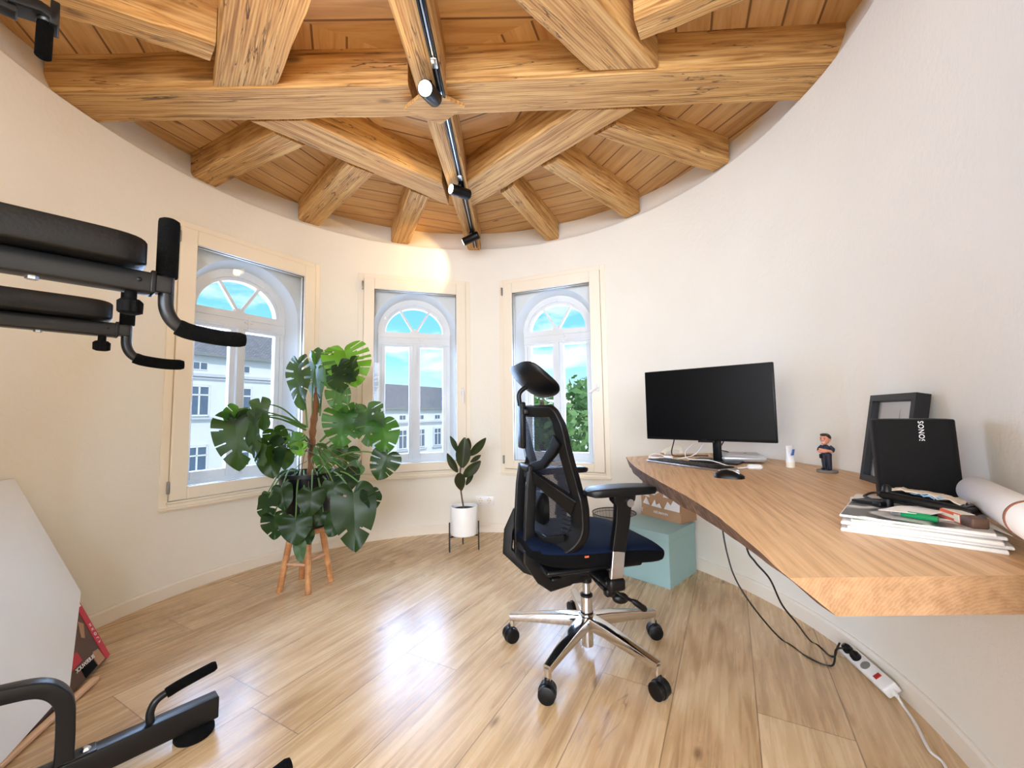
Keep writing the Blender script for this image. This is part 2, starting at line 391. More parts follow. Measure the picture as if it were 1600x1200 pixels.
def text(name, body, size, mat, parent, M4, depth=.0006, spacing=1.):
    cu = bpy.data.curves.new(name, 'FONT'); cu.body = body; cu.size = size; cu.extrude = depth; cu.align_x = 'CENTER'; cu.align_y = 'CENTER'; cu.space_character = spacing
    cu.offset = size * .012
    t = bpy.data.objects.new(name, cu); COL.objects.link(t)
    dg = bpy.context.evaluated_depsgraph_get(); me = bpy.data.meshes.new_from_object(t.evaluated_get(dg))
    bpy.data.objects.remove(t); me.materials.clear(); me.materials.append(mat)
    o = bpy.data.objects.new(name, me); COL.objects.link(o); o.parent = parent; o.matrix_local = M4; return o
def frame4(o, x, y):                    # matrix from origin, x and y axes
    x = Vector(x).normalized(); y = Vector(y); y = (y - x * y.dot(x)).normalized(); z = x.cross(y)
    return Matrix(((x.x, y.x, z.x, o[0]), (x.y, y.y, z.y, o[1]), (x.z, y.z, z.z, o[2]), (0, 0, 0, 1)))
RSEC = []
for cx, cy, a0 in ((1, 1, 0), (-1, 1, 90), (-1, -1, 180), (1, -1, 270)):
    for j in range(4): a = R(a0 + j * 30); RSEC.append((cx * .75 + .25 * math.cos(a), cy * .75 + .25 * math.sin(a)))
def sec(w, h): return [(a * w, b * h) for a, b in RSEC]

# ------------------------------------------------------------------ room shell
CX, CY, RR = -.3254, 1.7933, 1.7039
ZB, ZP = 2.468, 2.64
WIN = [((-1.719, 2.657), 58.29), ((-.80, 3.36), 16.95), ((.3225, 3.30), -23.28)]
HW = .462
def ang(x, y): return math.degrees(math.atan2(y - CY, x - CX))
wins = []
for (c, a) in WIN:
    na = a + 90                          # outward normal direction
    d = math.sqrt(RR ** 2 - HW ** 2); mid = (CX + d * math.cos(R(na)), CY + d * math.sin(R(na)))
    half = math.degrees(math.asin(HW / RR)); wins.append((na, half, mid, R(a)))
A0 = ang(.64, .38); A1 = ang(-1.3, .402) + 360          # opening to the next room lies between A1 and A0
def build_walls():
    cuts = {A0, A1}
    for na, h, _, _ in wins: cuts |= {na - h, na + h}
    cs = sorted(cuts); angs = []
    for a, b in zip(cs, cs[1:]):
        k = max(1, int((b - a) / 1.5)); angs += [a + (b - a) * i / k for i in range(k)]
    angs.append(cs[-1])
    prof = [(RR, 0), (RR, .49), (RR, 2.15), (RR, ZB - .02), (RR + .004, ZB - .006), (RR + .014, ZB), (RR + .045, ZB + .06), (RR + .072, ZB + .14), (RR + .082, ZP + .02)]
    def P(a, r, z, i):
        if ZB - .03 < z < ZP: r += .006 * noise.noise(Vector((a * .12, z * 9, 3.)))
        return (CX + r * math.cos(R(a)), CY + r * math.sin(R(a)), z)
    mb = MB()
    T = .10
    for a, b in zip(angs, angs[1:]):
        mid = (a + b) / 2; inw = any(na - h < mid < na + h for na, h, _, _ in wins)
        for i in range(len(prof) - 1):
            if inw and i == 1: continue
            (r0, z0), (r1, z1) = prof[i], prof[i + 1]
            mb.add([P(a, r0, z0, i), P(b, r0, z0, i), P(b, r1, z1, i), P(a, r1, z1, i)], [(0, 1, 2, 3)])
            ro = RR + T
            mb.add([P(a, ro, z0, 0), P(b, ro, z0, 0), P(b, ro, z1, 0), P(a, ro, z1, 0)], [(3, 2, 1, 0)])
        if inw:
            for z in (.49, 2.15): mb.add([P(a, RR, z, 0), P(b, RR, z, 0), P(b, RR + T, z, 0), P(a, RR + T, z, 0)], [(0, 1, 2, 3)])
    for a in (A0, A1): mb.add([P(a, RR, 0, 0), P(a, RR + T, 0, 0), P(a, RR + T, ZP, 0), P(a, RR, ZP, 0)], [(0, 1, 2, 3)])
    o = link('wall_back', mb, M['wall'], fix=False); struct(o)
    me = o.data
    import bmesh
    bm = bmesh.new(); bm.from_mesh(me); bmesh.ops.remove_doubles(bm, verts=bm.verts, dist=1e-4)
    bm.normal_update(); bm.to_mesh(me); bm.free()
    me.polygons.foreach_set('use_smooth', [True] * len(me.polygons)); me.set_sharp_from_angle(angle=R(40))
    # skirting board
    mb = MB(); k = 120; rings = []
    for i in range(k + 1):
        a = A0 + (A1 - A0) * i / k
        rings.append([(CX + r * math.cos(R(a)), CY + r * math.sin(R(a)), z) for r, z in ((RR + .004, 0), (RR - .014, 0), (RR - .014, .062), (RR - .008, .072), (RR + .004, .072))])
    mb.loft(rings, True, True); struct(link('baseboard_back', mb, M['trim'], smooth=20))
    # floor
    arc = [(CX + (RR + .05) * math.cos(R(A0 + (A1 - A0) * i / 90)), CY + (RR + .05) * math.sin(R(A0 + (A1 - A0) * i / 90))) for i in range(91)]
    poly = arc + [(-2.7, arc[-1][1]), (-2.7, -3.6), (2.5, -3.6), (2.5, arc[0][1])]
    mb = MB(); mb.prism(poly, -.06, 0); o = link('floor', mb, M['floor'], smooth=0); struct(o)
    # boarded ceiling in sectors, boards square to each sector's middle
    me = bpy.data.meshes.new('ceiling'); vs = []; fs = []; uv = []
    c0 = (-.36, 1.79)
    sectors = [(-112.5 + 22.5 - 45, -45)] if False else []
    sec_def = [(90, 45, 67.5), (45, 0, 22.5), (0, -25, -22.5), (-25, -90, -90), (-90, -155, -90), (-155, -180, -157.5), (180, 135, 157.5), (135, 90, 112.5)]
    for a, b, mdir in sec_def:
        st = [R(a + (b - a) * i / 10) for i in range(11)]
        ring = [(c0[0] + 1.95 * math.cos(t), c0[1] + 1.95 * math.sin(t)) for t in st]
        md = Vector((math.cos(R(mdir)), math.sin(R(mdir)))); ud = Vector((-md.y, md.x))
        base = len(vs); pts = [c0] + ring
        for x, y in pts: vs.append((x, y, ZP))
        for i in range(1, 11):
            f = (base, base + i, base + i + 1); fs.append(f)
            for q in f:
                w = Vector((vs[q][0] - c0[0], vs[q][1] - c0[1])); uv.append((w.dot(ud) + mdir * .37, w.dot(md) + .05))
    me.from_pydata(vs, [], fs); l = me.uv_layers.new(name='UVMap')
    for i, q in enumerate(uv): l.data[i].uv = q
    me.materials.append(M['planks']); o = bpy.data.objects.new('ceiling', me); COL.objects.link(o); struct(o)
    mb = MB(); mb.box((CX, CY, ZP + .08), (4.2, 4.2, .1)); struct(link('ceiling_deck', mb, M['planks'], smooth=0))
build_walls()

# the next room behind the photographer: plaster walls, unseen windows added for light, same floor
def rear_room():
    y0 = .38; Z = 2.75
    mb = MB()
    mb.box((-2.02, y0 - .03, Z / 2), (1.44, .1, Z)); mb.box((1.59, y0 - .03, Z / 2), (1.9, .1, Z))
    mb.box((-.33, y0 - .03, (2.40 + Z) / 2), (2.0, .1, Z - 2.40))
    struct(link('wall_front', mb, M['wall'], smooth=0))
    mb = MB(); mb.box((-2.75, -.5, Z / 2), (.1, 1.9, Z)); mb.box((-2.75, -3.4, Z / 2), (.1, .4, Z)); mb.box((-2.75, -2.35, .4), (.1, 1.8, .8)); mb.box((-2.75, -2.35, 2.55), (.1, 1.8, .4)); struct(link('wall_left', mb, M['wall'], smooth=0))
    mb = MB()
    for dy in (-.87, 0, .87): mb.box((-2.75, -2.33 + dy, 1.55), (.06, .06, 1.5))
    for z in (.83, 2.32): mb.box((-2.75, -2.33, z), (.06, 1.8, .06))
    struct(link('window_6', mb, M['winpaint'], smooth=0))  # unseen side window, added so more light reaches the right wall
    mb = MB(); mb.box((2.55, -1.6, Z / 2), (.1, 4.1, Z)); struct(link('wall_right', mb, M['wall'], smooth=0))
    mb = MB()
    mb.box((-.1, -3.65, .4), (5.4, .1, .8)); mb.box((-.1, -3.65, 2.55), (5.4, .1, .4))
    for x, w in ((-2.58, .36), (-.75, .12), (1.75, 1.7)): mb.box((x, -3.65, 1.6), (w, .1, 1.6))
    struct(link('wall_rear', mb, M['wall'], smooth=0))
    for i, x in enumerate((-1.60, .10)):
        mb = MB()
        for dx in (-.77, 0, .77): mb.box((x + dx, -3.65, 1.55), (.06, .06, 1.5))
        for z in (.83, 2.32): mb.box((x, -3.65, z), (1.6, .06, .06))
        struct(link('window_%d' % (4 + i), mb, M['winpaint'], smooth=0))  # unseen rear windows, added to bring light in from behind
    mb = MB(); mb.box((-.1, -1.63, Z + .05), (5.4, 4.15, .1)); struct(link('ceiling_rear', mb, M['wall'], smooth=0))
rear_room()

# ------------------------------------------------------------------ ceiling beams
def beam(name, a0, b0, b1, a1, label, z=None, n=14, ztop=ZP + .015, seed=0):
    if z is None: z = ZB if seed < 3 else (ZB + .006 if seed in (4, 5, 12, 14) else ZB + .014)
    A0v, B0v, B1v, A1v = [Vector((*p, 0)) for p in (a0, b0, b1, a1)]
    mid = (A0v + B0v + A1v + B1v) / 4; ax = ((A1v + B1v) - (A0v + B0v)); an = math.atan2(ax.y, ax.x)
    inv = Matrix.Rotation(-an, 3, 'Z'); rings = []
    H = ztop - z
    for i in range(n + 1):
        t = i / n; a = inv @ (A0v.lerp(A1v, t) - mid); b = inv @ (B0v.lerp(B1v, t) - mid)
        j = lambda k: .005 * noise.noise(Vector((t * 7 + seed * 3.1, k * 5.3, seed)))
        d = (b - a).normalized(); ch = .011 + .005 * noise.noise(Vector((t * 9, seed, 2.)))
        a = a + d * j(1); b = b + d * j(2); z0 = j(3)
        rings.append([a + Vector((0, 0, H)), a + Vector((0, 0, ch + z0)), a + d * ch + Vector((0, 0, z0)), b - d * ch + Vector((0, 0, z0)), b + Vector((0, 0, ch + z0)), b + Vector((0, 0, H))])
    mb = MB(); mb.loft(rings, True, True)
    o = link(name, mb, M['beam'], loc=(mid.x, mid.y, z), rz=an, smooth=25)
    return tag(o, label, 'beam')
beam('ceiling_beam', (-2.08, 1.70), (-2.08, 1.91), (-.445, 1.895), (-.445, 1.69), 'long horizontal timber beam from the left wall to the ceiling centre', seed=1)
beam('ceiling_beam', (-.29, 1.685), (-.29, 1.89), (1.44, 1.825), (1.44, 1.60), 'long horizontal timber beam from the ceiling centre to the right wall', seed=2)
beam('ceiling_beam', (-.445, .1), (-.285, .1), (-.262, 3.49), (-.375, 3.49), 'central timber beam running away from the viewer and carrying the black track light', z=ZB - .014, n=30, seed=3)
beam('ceiling_beam', (-1.30, 1.912), (-1.01, 1.912), (-.43, 2.47), (-.43, 2.76), 'diagonal beam left of the centre beam, joining it below the long crossbeam', seed=4)
beam('ceiling_beam', (.63, 1.865), (.33, 1.865), (-.28, 2.47), (-.28, 2.80), 'diagonal beam right of the centre beam with a long dark crack', seed=5)
beam('ceiling_rafter', (-1.97, 2.39), (-1.93, 2.53), (-1.12, 2.12), (-1.23, 2.01), 'short rafter on the left wall, nearest below the long crossbeam', seed=6)
beam('ceiling_rafter', (-1.60, 2.94), (-1.52, 3.09), (-.83, 2.39), (-.96, 2.28), 'short rafter meeting the wall above the gap between left and middle windows', seed=7)
beam('ceiling_rafter', (-1.03, 3.38), (-.88, 3.42), (-.55, 2.66), (-.66, 2.57), 'smallest short rafter, just above the middle window', seed=8)
beam('ceiling_rafter', (.31, 3.39), (.42, 3.35), (.03, 2.53), (-.06, 2.63), 'short rafter right of the centre beam, above the right window', seed=9)
beam('ceiling_rafter', (.89, 3.0), (.97, 2.90), (.29, 2.27), (.20, 2.34), 'middle one of three short rafters on the right side of the ceiling', seed=10)
beam('ceiling_rafter', (1.27, 2.42), (1.32, 2.31), (.56, 1.98), (.46, 2.07), 'short rafter on the right, nearest below the long crossbeam', seed=11)
beam('ceiling_beam', (-1.32, 1.70), (-1.03, 1.70), (-.45, 1.065), (-.45, .64), 'broad rough beam dropping from the top edge onto the left crossbeam', seed=12)
beam('ceiling_rafter', (-2.0, 1.22), (-1.95, 1.06), (-1.16, 1.50), (-1.245, 1.58), 'thick rafter with a knot running from the top left corner, behind the steel bar', seed=13)
beam('ceiling_beam', (.35, 1.64), (.65, 1.63), (-.29, .775), (-.29, 1.056), 'wide cracked beam dropping from the top edge onto the right crossbeam', seed=14)
beam('ceiling_rafter', (.54, 1.52), (.48, 1.42), (1.30, 1.0), (1.36, 1.13), 'rafter at the top right joining the wide cracked beam', seed=15)
mb = MB(); mb.prism([(-.49, 1.80), (-.355, 1.69), (-.205, 1.79), (-.335, 1.90)], ZB - .034, ZB - .0145)
tag(link('beam_plate', mb, M['beam'], smooth=25), 'diamond shaped wooden plate under the crossing of the main beams', 'board')

# ------------------------------------------------------------------ track light
def track():
    t = thing('track_light', (-.30, 2.2, ZB - .015), 0, 'black ceiling track with three small spotlights under the central beam', 'lamp')
    mb = MB(); yA, yB = .35, 3.40
    for x in (-.011, .011): mb.box((x, (yA + yB) / 2 - 2.2, -.009), (.008, yB - yA, .018))
    mb.box((0, (yA + yB) / 2 - 2.2, -.003), (.03, yB - yA, .006)); link('rail', mb, M['black'], t, smooth=0)
    mb = MB()
    mb.box((0, (yA + yB) / 2 - 2.2, -.013), (.006, yB - yA, .003)); link('conductor', mb, M['steel'], t, smooth=0)
    for y in (1.55, 2.36):
        mb = MB(); mb.box((0, y - 2.2, -.016), (.026, .05, .014), bev=.004); link('connector', mb, M['steel'], t)
    # head: pivot below the rail, body pointing along d
    h1, h2, h3 = at(672, 147, ZB - .072), at(719, 300, ZB - .070), at(736, 371, ZB - .062)
    heads = [((h1.x, h1.y), Vector((-.12, -.85, -.38)), .035, 1), ((h2.x, h2.y), Vector((-.62, -.52, -.05)), .033, 1), ((h3.x, h3.y), Vector((-.65, .13, -.25)), .031, 0),
             ((-.30, .95), Vector((-.70, .12, -.35)), .026, 1)]
    for (x, y), d, r, vis in heads:
        d.normalize(); p = Vector((x + .30, y - 2.2, -.055)); L = .068
        mb = MB(); mb.tube([p - d * L, p - d * (L - .006), p + d * (L - .004), p + d * L], [r * .85, r, r, r * .94], 28)
        h = link('lamp_head', mb, M['black'], t)
        mb = MB(); mb.tube([p + d * (L + .0002), p + d * (L + .003)], [r * .84, r * .70], 24); link('lens', mb, M['lamp'], h)
        mb = MB(); mb.box((p.x, p.y + .03, -.022), (.024, .11, .022), bev=.004); mb.cyl((p.x, p.y, -.02), (p.x, p.y, -.05), .006); link('adapter', mb, M['black'], h)
    return t
track()

# ------------------------------------------------------------------ windows
def arch(hw, zs, r, zb, n=24, ry=None):
    ry = ry or r
    pts = [(-hw, zb), (-hw, zs)]
    pts += [(-r * math.cos(PI * i / n), zs + ry * math.sin(PI * i / n)) for i in range(1, n)]
    return pts + [(hw, zs), (hw, zb)]
def ringframe(mb, u, z0, z1, w, y0, y1, wb=None, wt=None):
    wb = wb or w; wt = wt or w
    mb.box((-u + w / 2, (y0 + y1) / 2, (z0 + z1) / 2), (w, y1 - y0, z1 - z0)); mb.box((u - w / 2, (y0 + y1) / 2, (z0 + z1) / 2), (w, y1 - y0, z1 - z0))
    mb.box((0, (y0 + y1) / 2, z0 + wb / 2), (2 * u - 2 * w, y1 - y0, wb)); mb.box((0, (y0 + y1) / 2, z1 - wt / 2), (2 * u - 2 * w, y1 - y0, wt))
def window(i, handle):
    na, h, mid, a = wins[i]
    w = bpy.data.objects.new('window_%d' % (i + 1), None); COL.objects.link(w); w.location = (*mid, 0); w.rotation_euler = (0, 0, a); struct(w)
    mb = MB(); ringframe(mb, .462, .476, 2.165, .040, -.006, .085); bevel(link('outer_frame', mb, M['winpaint'], w, smooth=0), .003)
    mb = MB(); ringframe(mb, .420, .534, 2.128, .083, -.022, .040, wb=.07, wt=.09); bevel(link('sash', mb, M['winpaint'], w, smooth=0), .005)
    mb = MB(); mb.box((0, -.008, .524), (.86, .02, .012)); mb.box((0, -.014, .492), (.93, .03, .010)); bevel(link('sill_strip', mb, M['winpaint'], w, smooth=0), .003)
    mb = MB(); mb.box((0, .012, 1.32), (.68, .004, 1.45)); link('glass', mb, M['glass'], w, smooth=0)
    mb = MB(); ringframe(mb, .3385, .602, 2.040, .004, .002, .010); link('gasket', mb, M['black'], w, smooth=0)
    for z in (.61, 2.06):
        mb = MB(); mb.box((-.428, -.022, z), (.012, .018, .070), bev=.004); link('hinge_cover', mb, M['grey'], w)
    if handle:
        mb = MB(); mb.ell((.385, -.028, 1.19), (.013, .012, .034)); mb.cyl((.385, -.03, 1.19), (.385, -.062, 1.19), .008)
        mb.tube(bez([(.385, -.06, 1.19), (.375, -.066, 1.185), (.35, -.066, 1.165), (.325, -.064, 1.15)] if i == 2 else [(.385, -.06, 1.19), (.385, -.066, 1.18), (.385, -.066, 1.14), (.385, -.064, 1.09)], 6), .0085, 10)
        link('handle', mb, M['white'], w)
    # niche between the two windows
    mb = MB(); u = .425; z0, z1 = .50, 2.145
    for p in (((-u, .04, z0), (-u, .34, z0), (-u, .34, z1), (-u, .04, z1)), ((u, .04, z0), (u, .34, z0), (u, .34, z1), (u, .04, z1)),
              ((-u, .04, z0), (u, .04, z0), (u, .34, z0), (-u, .34, z0)), ((-u, .04, z1), (u, .04, z1), (u, .34, z1), (-u, .34, z1))):
        q = [Vector(x) for x in p]; mb.add(q, [(0, 1, 2, 3)])
    inner = arch(.355, 1.715, .355, .56, ry=.345); N_ = len(inner)
    mid_ = arch(.312, 1.715, .312, .58, ry=.305)
    def rect(p):
        x, z = p
        if z <= 1.715: return (-u if x < 0 else u, z)
        th = math.atan2(z - 1.715, x); k = min(u / max(abs(math.cos(th)), 1e-6), (z1 - 1.715) / max(math.sin(th), 1e-6)); return (k * math.cos(th), 1.715 + k * math.sin(th))
    outer = [rect(p) for p in inner]
    vs = [(x, .10, z) for x, z in outer] + [(x, .10, z) for x, z in inner] + [(x, .112, z) for x, z in [(a_ * .985, 1.715 + (b_ - 1.715) * .985 if b_ > 1.715 else b_) for a_, b_ in inner]] + [(x, .20, z) for x, z in mid_] + [(x, .34, z) for x, z in mid_]
    for lvl in range(4): mb.add([vs[lvl * N_ + k] for k in range(N_)] + [vs[(lvl + 1) * N_ + k] for k in range(N_)], [(k, k + 1, k + 1 + N_, k + N_) for k in range(N_ - 1)])
    mb.add([(-u, .10, z0), (u, .10, z0), (u, .10, .56), (-u, .10, .56)], [(0, 1, 2, 3)])
    mb.add([(-.36, .10, .56), (.36, .10, .56), (.32, .34, .58), (-.32, .34, .58)], [(0, 1, 2, 3)])
    mb.add([(-u, .34, z0), (u, .34, z0), (u, .34, .58), (-u, .34, .58)], [(0, 1, 2, 3)])
    link('niche', mb, M['niche'], w, smooth=30, fix=False)
    # old arched window
    mb = MB(); o_ = arch(.315, 1.715, .315, .57, ry=.308); g_ = arch(.25, 1.725, .25, 1.725, ry=.222)
    arc_o = o_[1:-1]; n2 = len(arc_o)
    arc_g = [(-.25 * math.cos(PI * k / (n2 - 1)), 1.725 + .222 * math.sin(PI * k / (n2 - 1))) for k in range(n2)]
    def slab(A, B, ya, yb):
        n_ = len(A); V = [(x, ya, z) for x, z in A] + [(x, ya, z) for x, z in B] + [(x, yb, z) for x, z in A] + [(x, yb, z) for x, z in B]
        F = []
        for k in range(n_ - 1):
            F += [(k, k + 1, k + 1 + n_, k + n_), (k + 2 * n_, k + 3 * n_, k + 1 + 3 * n_, k + 1 + 2 * n_), (k + n_, k + 1 + n_, k + 1 + 3 * n_, k + 3 * n_), (k, k + 2 * n_, k + 1 + 2 * n_, k + 1)]
        mb.add(V, F)
    slab(arc_o, arc_g, .205, .255)
    arc_h = [(x * 1.09, 1.725 + (z - 1.725) * 1.10) for x, z in arc_g]; slab(arc_o, arc_h, .192, .206)
    mb.box((0, .225, 1.668), (.62, .07, .112)); mb.box((0, .195, 1.685), (.60, .03, .018)); mb.box((0, .192, 1.635), (.60, .02, .02))
    link('fanlight_frame', mb, M['oldpaint'], w, smooth=30)
    mb = MB()
    for s in (-1, 1): mb.tube([(s * .012, .215, 1.735), (s * .128, .215, 1.925)], 1, sec=sec(.010, .014), up=(0, 1, 0))
    mb.lathe([(.0, 0), (.045, 0), (.045, .02)], seg=16) if False else mb.ell((0, .215, 1.725), (.045, .016, .035), 16, 8)
    link('glazing_bar', mb, M['oldpaint'], w)
    mb = MB(); mb.add([(x, .235, z) for x, z in arc_g], [tuple(range(n2))]); link('fan_pane', mb, M['glass'], w, smooth=0)
    mb = MB()
    ringframe(mb, .315, .57, 1.625, .030, .205, .27, wb=.04)
    mb.box((0, .20, 1.11), (.034, .05, 1.0)); link('old_frame', mb, M['oldpaint'], w, smooth=0)
    for s in (-1, 1):
        cx = s * .149; c = MB()
        for dx, ww in ((-.118, .036), (.118, .036)): c.box((cx + dx, .23, 1.11), (ww, .045, 1.03))
        c.box((cx, .23, .628), (.20, .045, .066)); c.box((cx, .23, 1.612), (.20, .045, .028))
        k = bevel(link('casement', c, M['oldpaint'], w, smooth=0), .005)
        g = MB(); g.box((cx, .235, 1.13), (.21, .003, .96)); link('pane', g, M['glass'], k, smooth=0)
    mb = MB(); mb.box((.055, .185, 1.655), (.012, .02, .09)); mb.box((.055, .185, 1.66), (.05, .012, .012)); mb.box((0, .185, 1.985), (.02, .012, .03)); link('catch', mb, M['oldpaint'], w)
window(0, False); window(1, True); window(2, True)

# ------------------------------------------------------------------ outside: houses, tree, sky
def pbox(name, mb, mat, par): return link(name, mb, mat, par, smooth=0)
M['facade'] = plain('pale_facade', (232, 234, 240), .9, var=.04)
M['cornice'] = plain('grey_cornice', (208, 210, 218), .9)
M['winglass'] = plain('house_window_glass', (92, 112, 138), .15, var=.2)
def roofm():
    n = N('roof_tiles'); v = n.coord(); w = n.n('ShaderNodeTexBrick'); n.l(v, w.inputs[0]); n.set(w, Scale=2.6, Mortar_Size=.03)
    w.inputs['Color1'].default_value = rgb((150, 148, 152)); w.inputs['Color2'].default_value = rgb((124, 124, 132)); w.inputs['Mortar'].default_value = rgb((92, 92, 100))
    n.bsdf(w.outputs[0], .9); return n.m
M['roof'] = roofm()
def house(name, org, ad, L, zrows, zeave, zridge, label, wh, sp, ww=1.05, first=1.0, attic=None, depth=9, cornz=None):
    """facade along local X starting at org; local +Y goes away behind the facade"""
    h = thing(name, (*org, 0), ad, label, 'building')
    mb = MB(); mb.box((L / 2, depth / 2, (zeave - 14) / 2), (L, depth, zeave + 14)); pbox('wall', mb, M['facade'], h)
    mb = MB(); e = .45
    vs = [(-e, -e, zeave), (L + e, -e, zeave), (L + e, depth + e, zeave), (-e, depth + e, zeave), (-e, depth / 2, zridge), (L + e, depth / 2, zridge)]
    mb.add(vs, [(0, 1, 5, 4), (2, 3, 4, 5), (1, 2, 5), (3, 0, 4), (3, 2, 1, 0)]); pbox('roof', mb, M['roof'], h)
    mb = MB(); mb.box((L / 2, -.40, zeave + .02), (L + 1, .16, .16)); pbox('gutter', mb, M['grey'], h)
    cz = cornz if cornz is not None else zeave - 1.1
    mb = MB(); mb.box((L / 2, -.1, cz), (L, .25, .18)); mb.box((L / 2, -.06, cz - .18), (L, .14, .12)); pbox('cornice', mb, M['cornice'], h)
    for z in zrows:
        x = first
        while x < L - 1:
            f = MB(); f.box((x, -.02, z), (ww + .2, .08, wh + .2)); k = pbox('window', f, M['cornice'], h)
            g = MB(); g.box((x, -.05, z), (ww, .06, wh)); gl = pbox('pane', g, M['winglass'], k)
            b = MB(); b.box((x, -.09, z), (.09, .06, wh)); b.box((x, -.09, z + wh * .2), (ww, .06, .09)); b.box((x, -.09, z), (ww + .1, .04, .04)) if False else None
            for s in (-1, 1): b.box((x + s * ww / 2, -.09, z), (.09, .06, wh + .09)); b.box((x, -.09, z + s * wh / 2), (ww, .06, .09))
            pbox('window_bars', b, M['white'], k)
            s_ = MB(); s_.box((x, -.12, z - wh / 2 - .18), (ww + .5, .24, .12)); pbox('sill', s_, M['cornice'], k)
            x += sp
    if attic:
        x = first
        while x < L - 1:
            f = MB(); f.box((x, -.02, attic), (.85, .08, .5)); k = pbox('attic_window', f, M['white'], h)
            g = MB()
            for s in (-.2, .2): g.box((x + s, -.05, attic), (.32, .06, .38))
            pbox('pane', g, M['winglass'], k); x += sp
    mb = MB(); mb.cyl((L * .62, -.15, -13), (L * .62, -.15, cz), .07, seg=8); pbox('downspout', mb, M['grey'], h)
    return h
HA = math.atan2(.88, .475)
house('apartment_house', (-28.5, 6.0), HA, 26.5, (2.0, -1.6, -5.2), 4.75, 8.6, 'pale plastered apartment house seen through the left window', 1.75, 2.45, first=.9, attic=4.1, cornz=3.55)
house('apartment_house', (-13.6, 33.5), HA - R(2), 34, (-1.35, -4.6), 1.55, 4.3, 'pale house with grey tiled roof seen through the middle window', 1.75, 2.5, first=1.0, attic=.72, cornz=.25)

def tree():
    t = thing('leafy_tree', (2.0, 15.5, -12), 0, 'large light green leafy tree outside behind the right window', 'tree')
    mb = MB(); mb.tube(bez([(0, 0, 0), (.1, 0, 4), (-.1, .1, 8), (0, 0, 12)], 5), [.38 - .012 * i for i in range(16)], 10)
    for a in range(9):
        th = a * 2.1; mb.tube(bez([(0, 0, 6 + a * .5), (1.2 * math.cos(th), 1.2 * math.sin(th), 8 + a * .5), (2.2 * math.cos(th), 2.2 * math.sin(th), 9.4 + a * .5)], 4), .07, 6)
    link('trunk', mb, M['bark'], t)
    mb = MB(); rnd = random.Random(3)
    blobs = []
    for k in range(70):
        th = rnd.uniform(0, 2 * PI); zz = rnd.uniform(6.0, 13.6); rmax = 3.0 * math.sqrt(max(.1, 1 - ((zz - 9.6) / 4.4) ** 2)); rr = rmax * rnd.uniform(.55, 1)
        blobs.append((Vector((rr * math.cos(th), rr * math.sin(th), zz)), rnd.uniform(.6, 1.0)))
    for c, r in blobs:
        for q in range(110):
            d = Vector((rnd.gauss(0, 1), rnd.gauss(0, 1), rnd.gauss(0, 1))).normalized() * r * rnd.uniform(.7, 1.05); p = c + d
            a = Vector((rnd.gauss(0, 1), rnd.gauss(0, 1), rnd.gauss(0, 1))).normalized(); b = a.cross(d).normalized(); s = rnd.uniform(.12, .22)
            mb.add([p - a * s, p + b * s * .6, p + a * s, p - b * s * .6], [(0, 1, 2, 3)])
    o = link('foliage', mb, M['treeleaf'], t, smooth=0, fix=False); o['kind'] = 'stuff'
tree()
mb = MB(); mb.box((-5, 45, -14.2), (160, 120, .2)); o = link('ground', mb, plain('street_ground', (150, 150, 146), .95), smooth=0); struct(o)

w = bpy.data.worlds.new('sky'); S.world = w; w.use_nodes = True; nt = w.node_tree; nt.nodes.clear()
def wn(t, **k):
    x = nt.nodes.new(t)
    for a, b in k.items(): setattr(x, a, b)
    return x
tc = wn('ShaderNodeTexCoord'); sp = wn('ShaderNodeSeparateXYZ'); nt.links.new(tc.outputs['Generated'], sp.inputs[0])
gr = wn('ShaderNodeValToRGB'); nt.links.new(sp.outputs[2], gr.inputs[0])
e = gr.color_ramp.elements; e[0].position = 0.; e[0].color = rgb((196, 226, 236)); e[1].position = .5; e[1].color = rgb((92, 158, 214))
e.new(.14).color = rgb((120, 200, 226))
mp = wn('ShaderNodeMapping'); mp.inputs['Scale'].default_value = (2.2, 2.2, 6.5); mp.inputs['Location'].default_value = (.4, .2, .55); nt.links.new(tc.outputs['Generated'], mp.inputs[0])
nz = wn('ShaderNodeTexNoise'); nt.links.new(mp.outputs[0], nz.inputs['Vector']); nz.inputs['Scale'].default_value = 1.7; nz.inputs['Detail'].default_value = 7; nz.inputs['Roughness'].default_value = .55
cr = wn('ShaderNodeValToRGB'); nt.links.new(nz.outputs['Fac'], cr.inputs[0]); cr.color_ramp.elements[0].position = .46; cr.color_ramp.elements[1].position = .68
mx = wn('ShaderNodeMix', data_type='RGBA'); nt.links.new(cr.outputs[0], mx.inputs[0]); nt.links.new(gr.outputs[0], mx.inputs[6]); mx.inputs[7].default_value = rgb((250, 251, 252))
bg = wn('ShaderNodeBackground'); nt.links.new(mx.outputs[2], bg.inputs[0]); bg.inputs[1].default_value = 1.25
ow = wn('ShaderNodeOutputWorld'); nt.links.new(bg.outputs[0], ow.inputs[0])

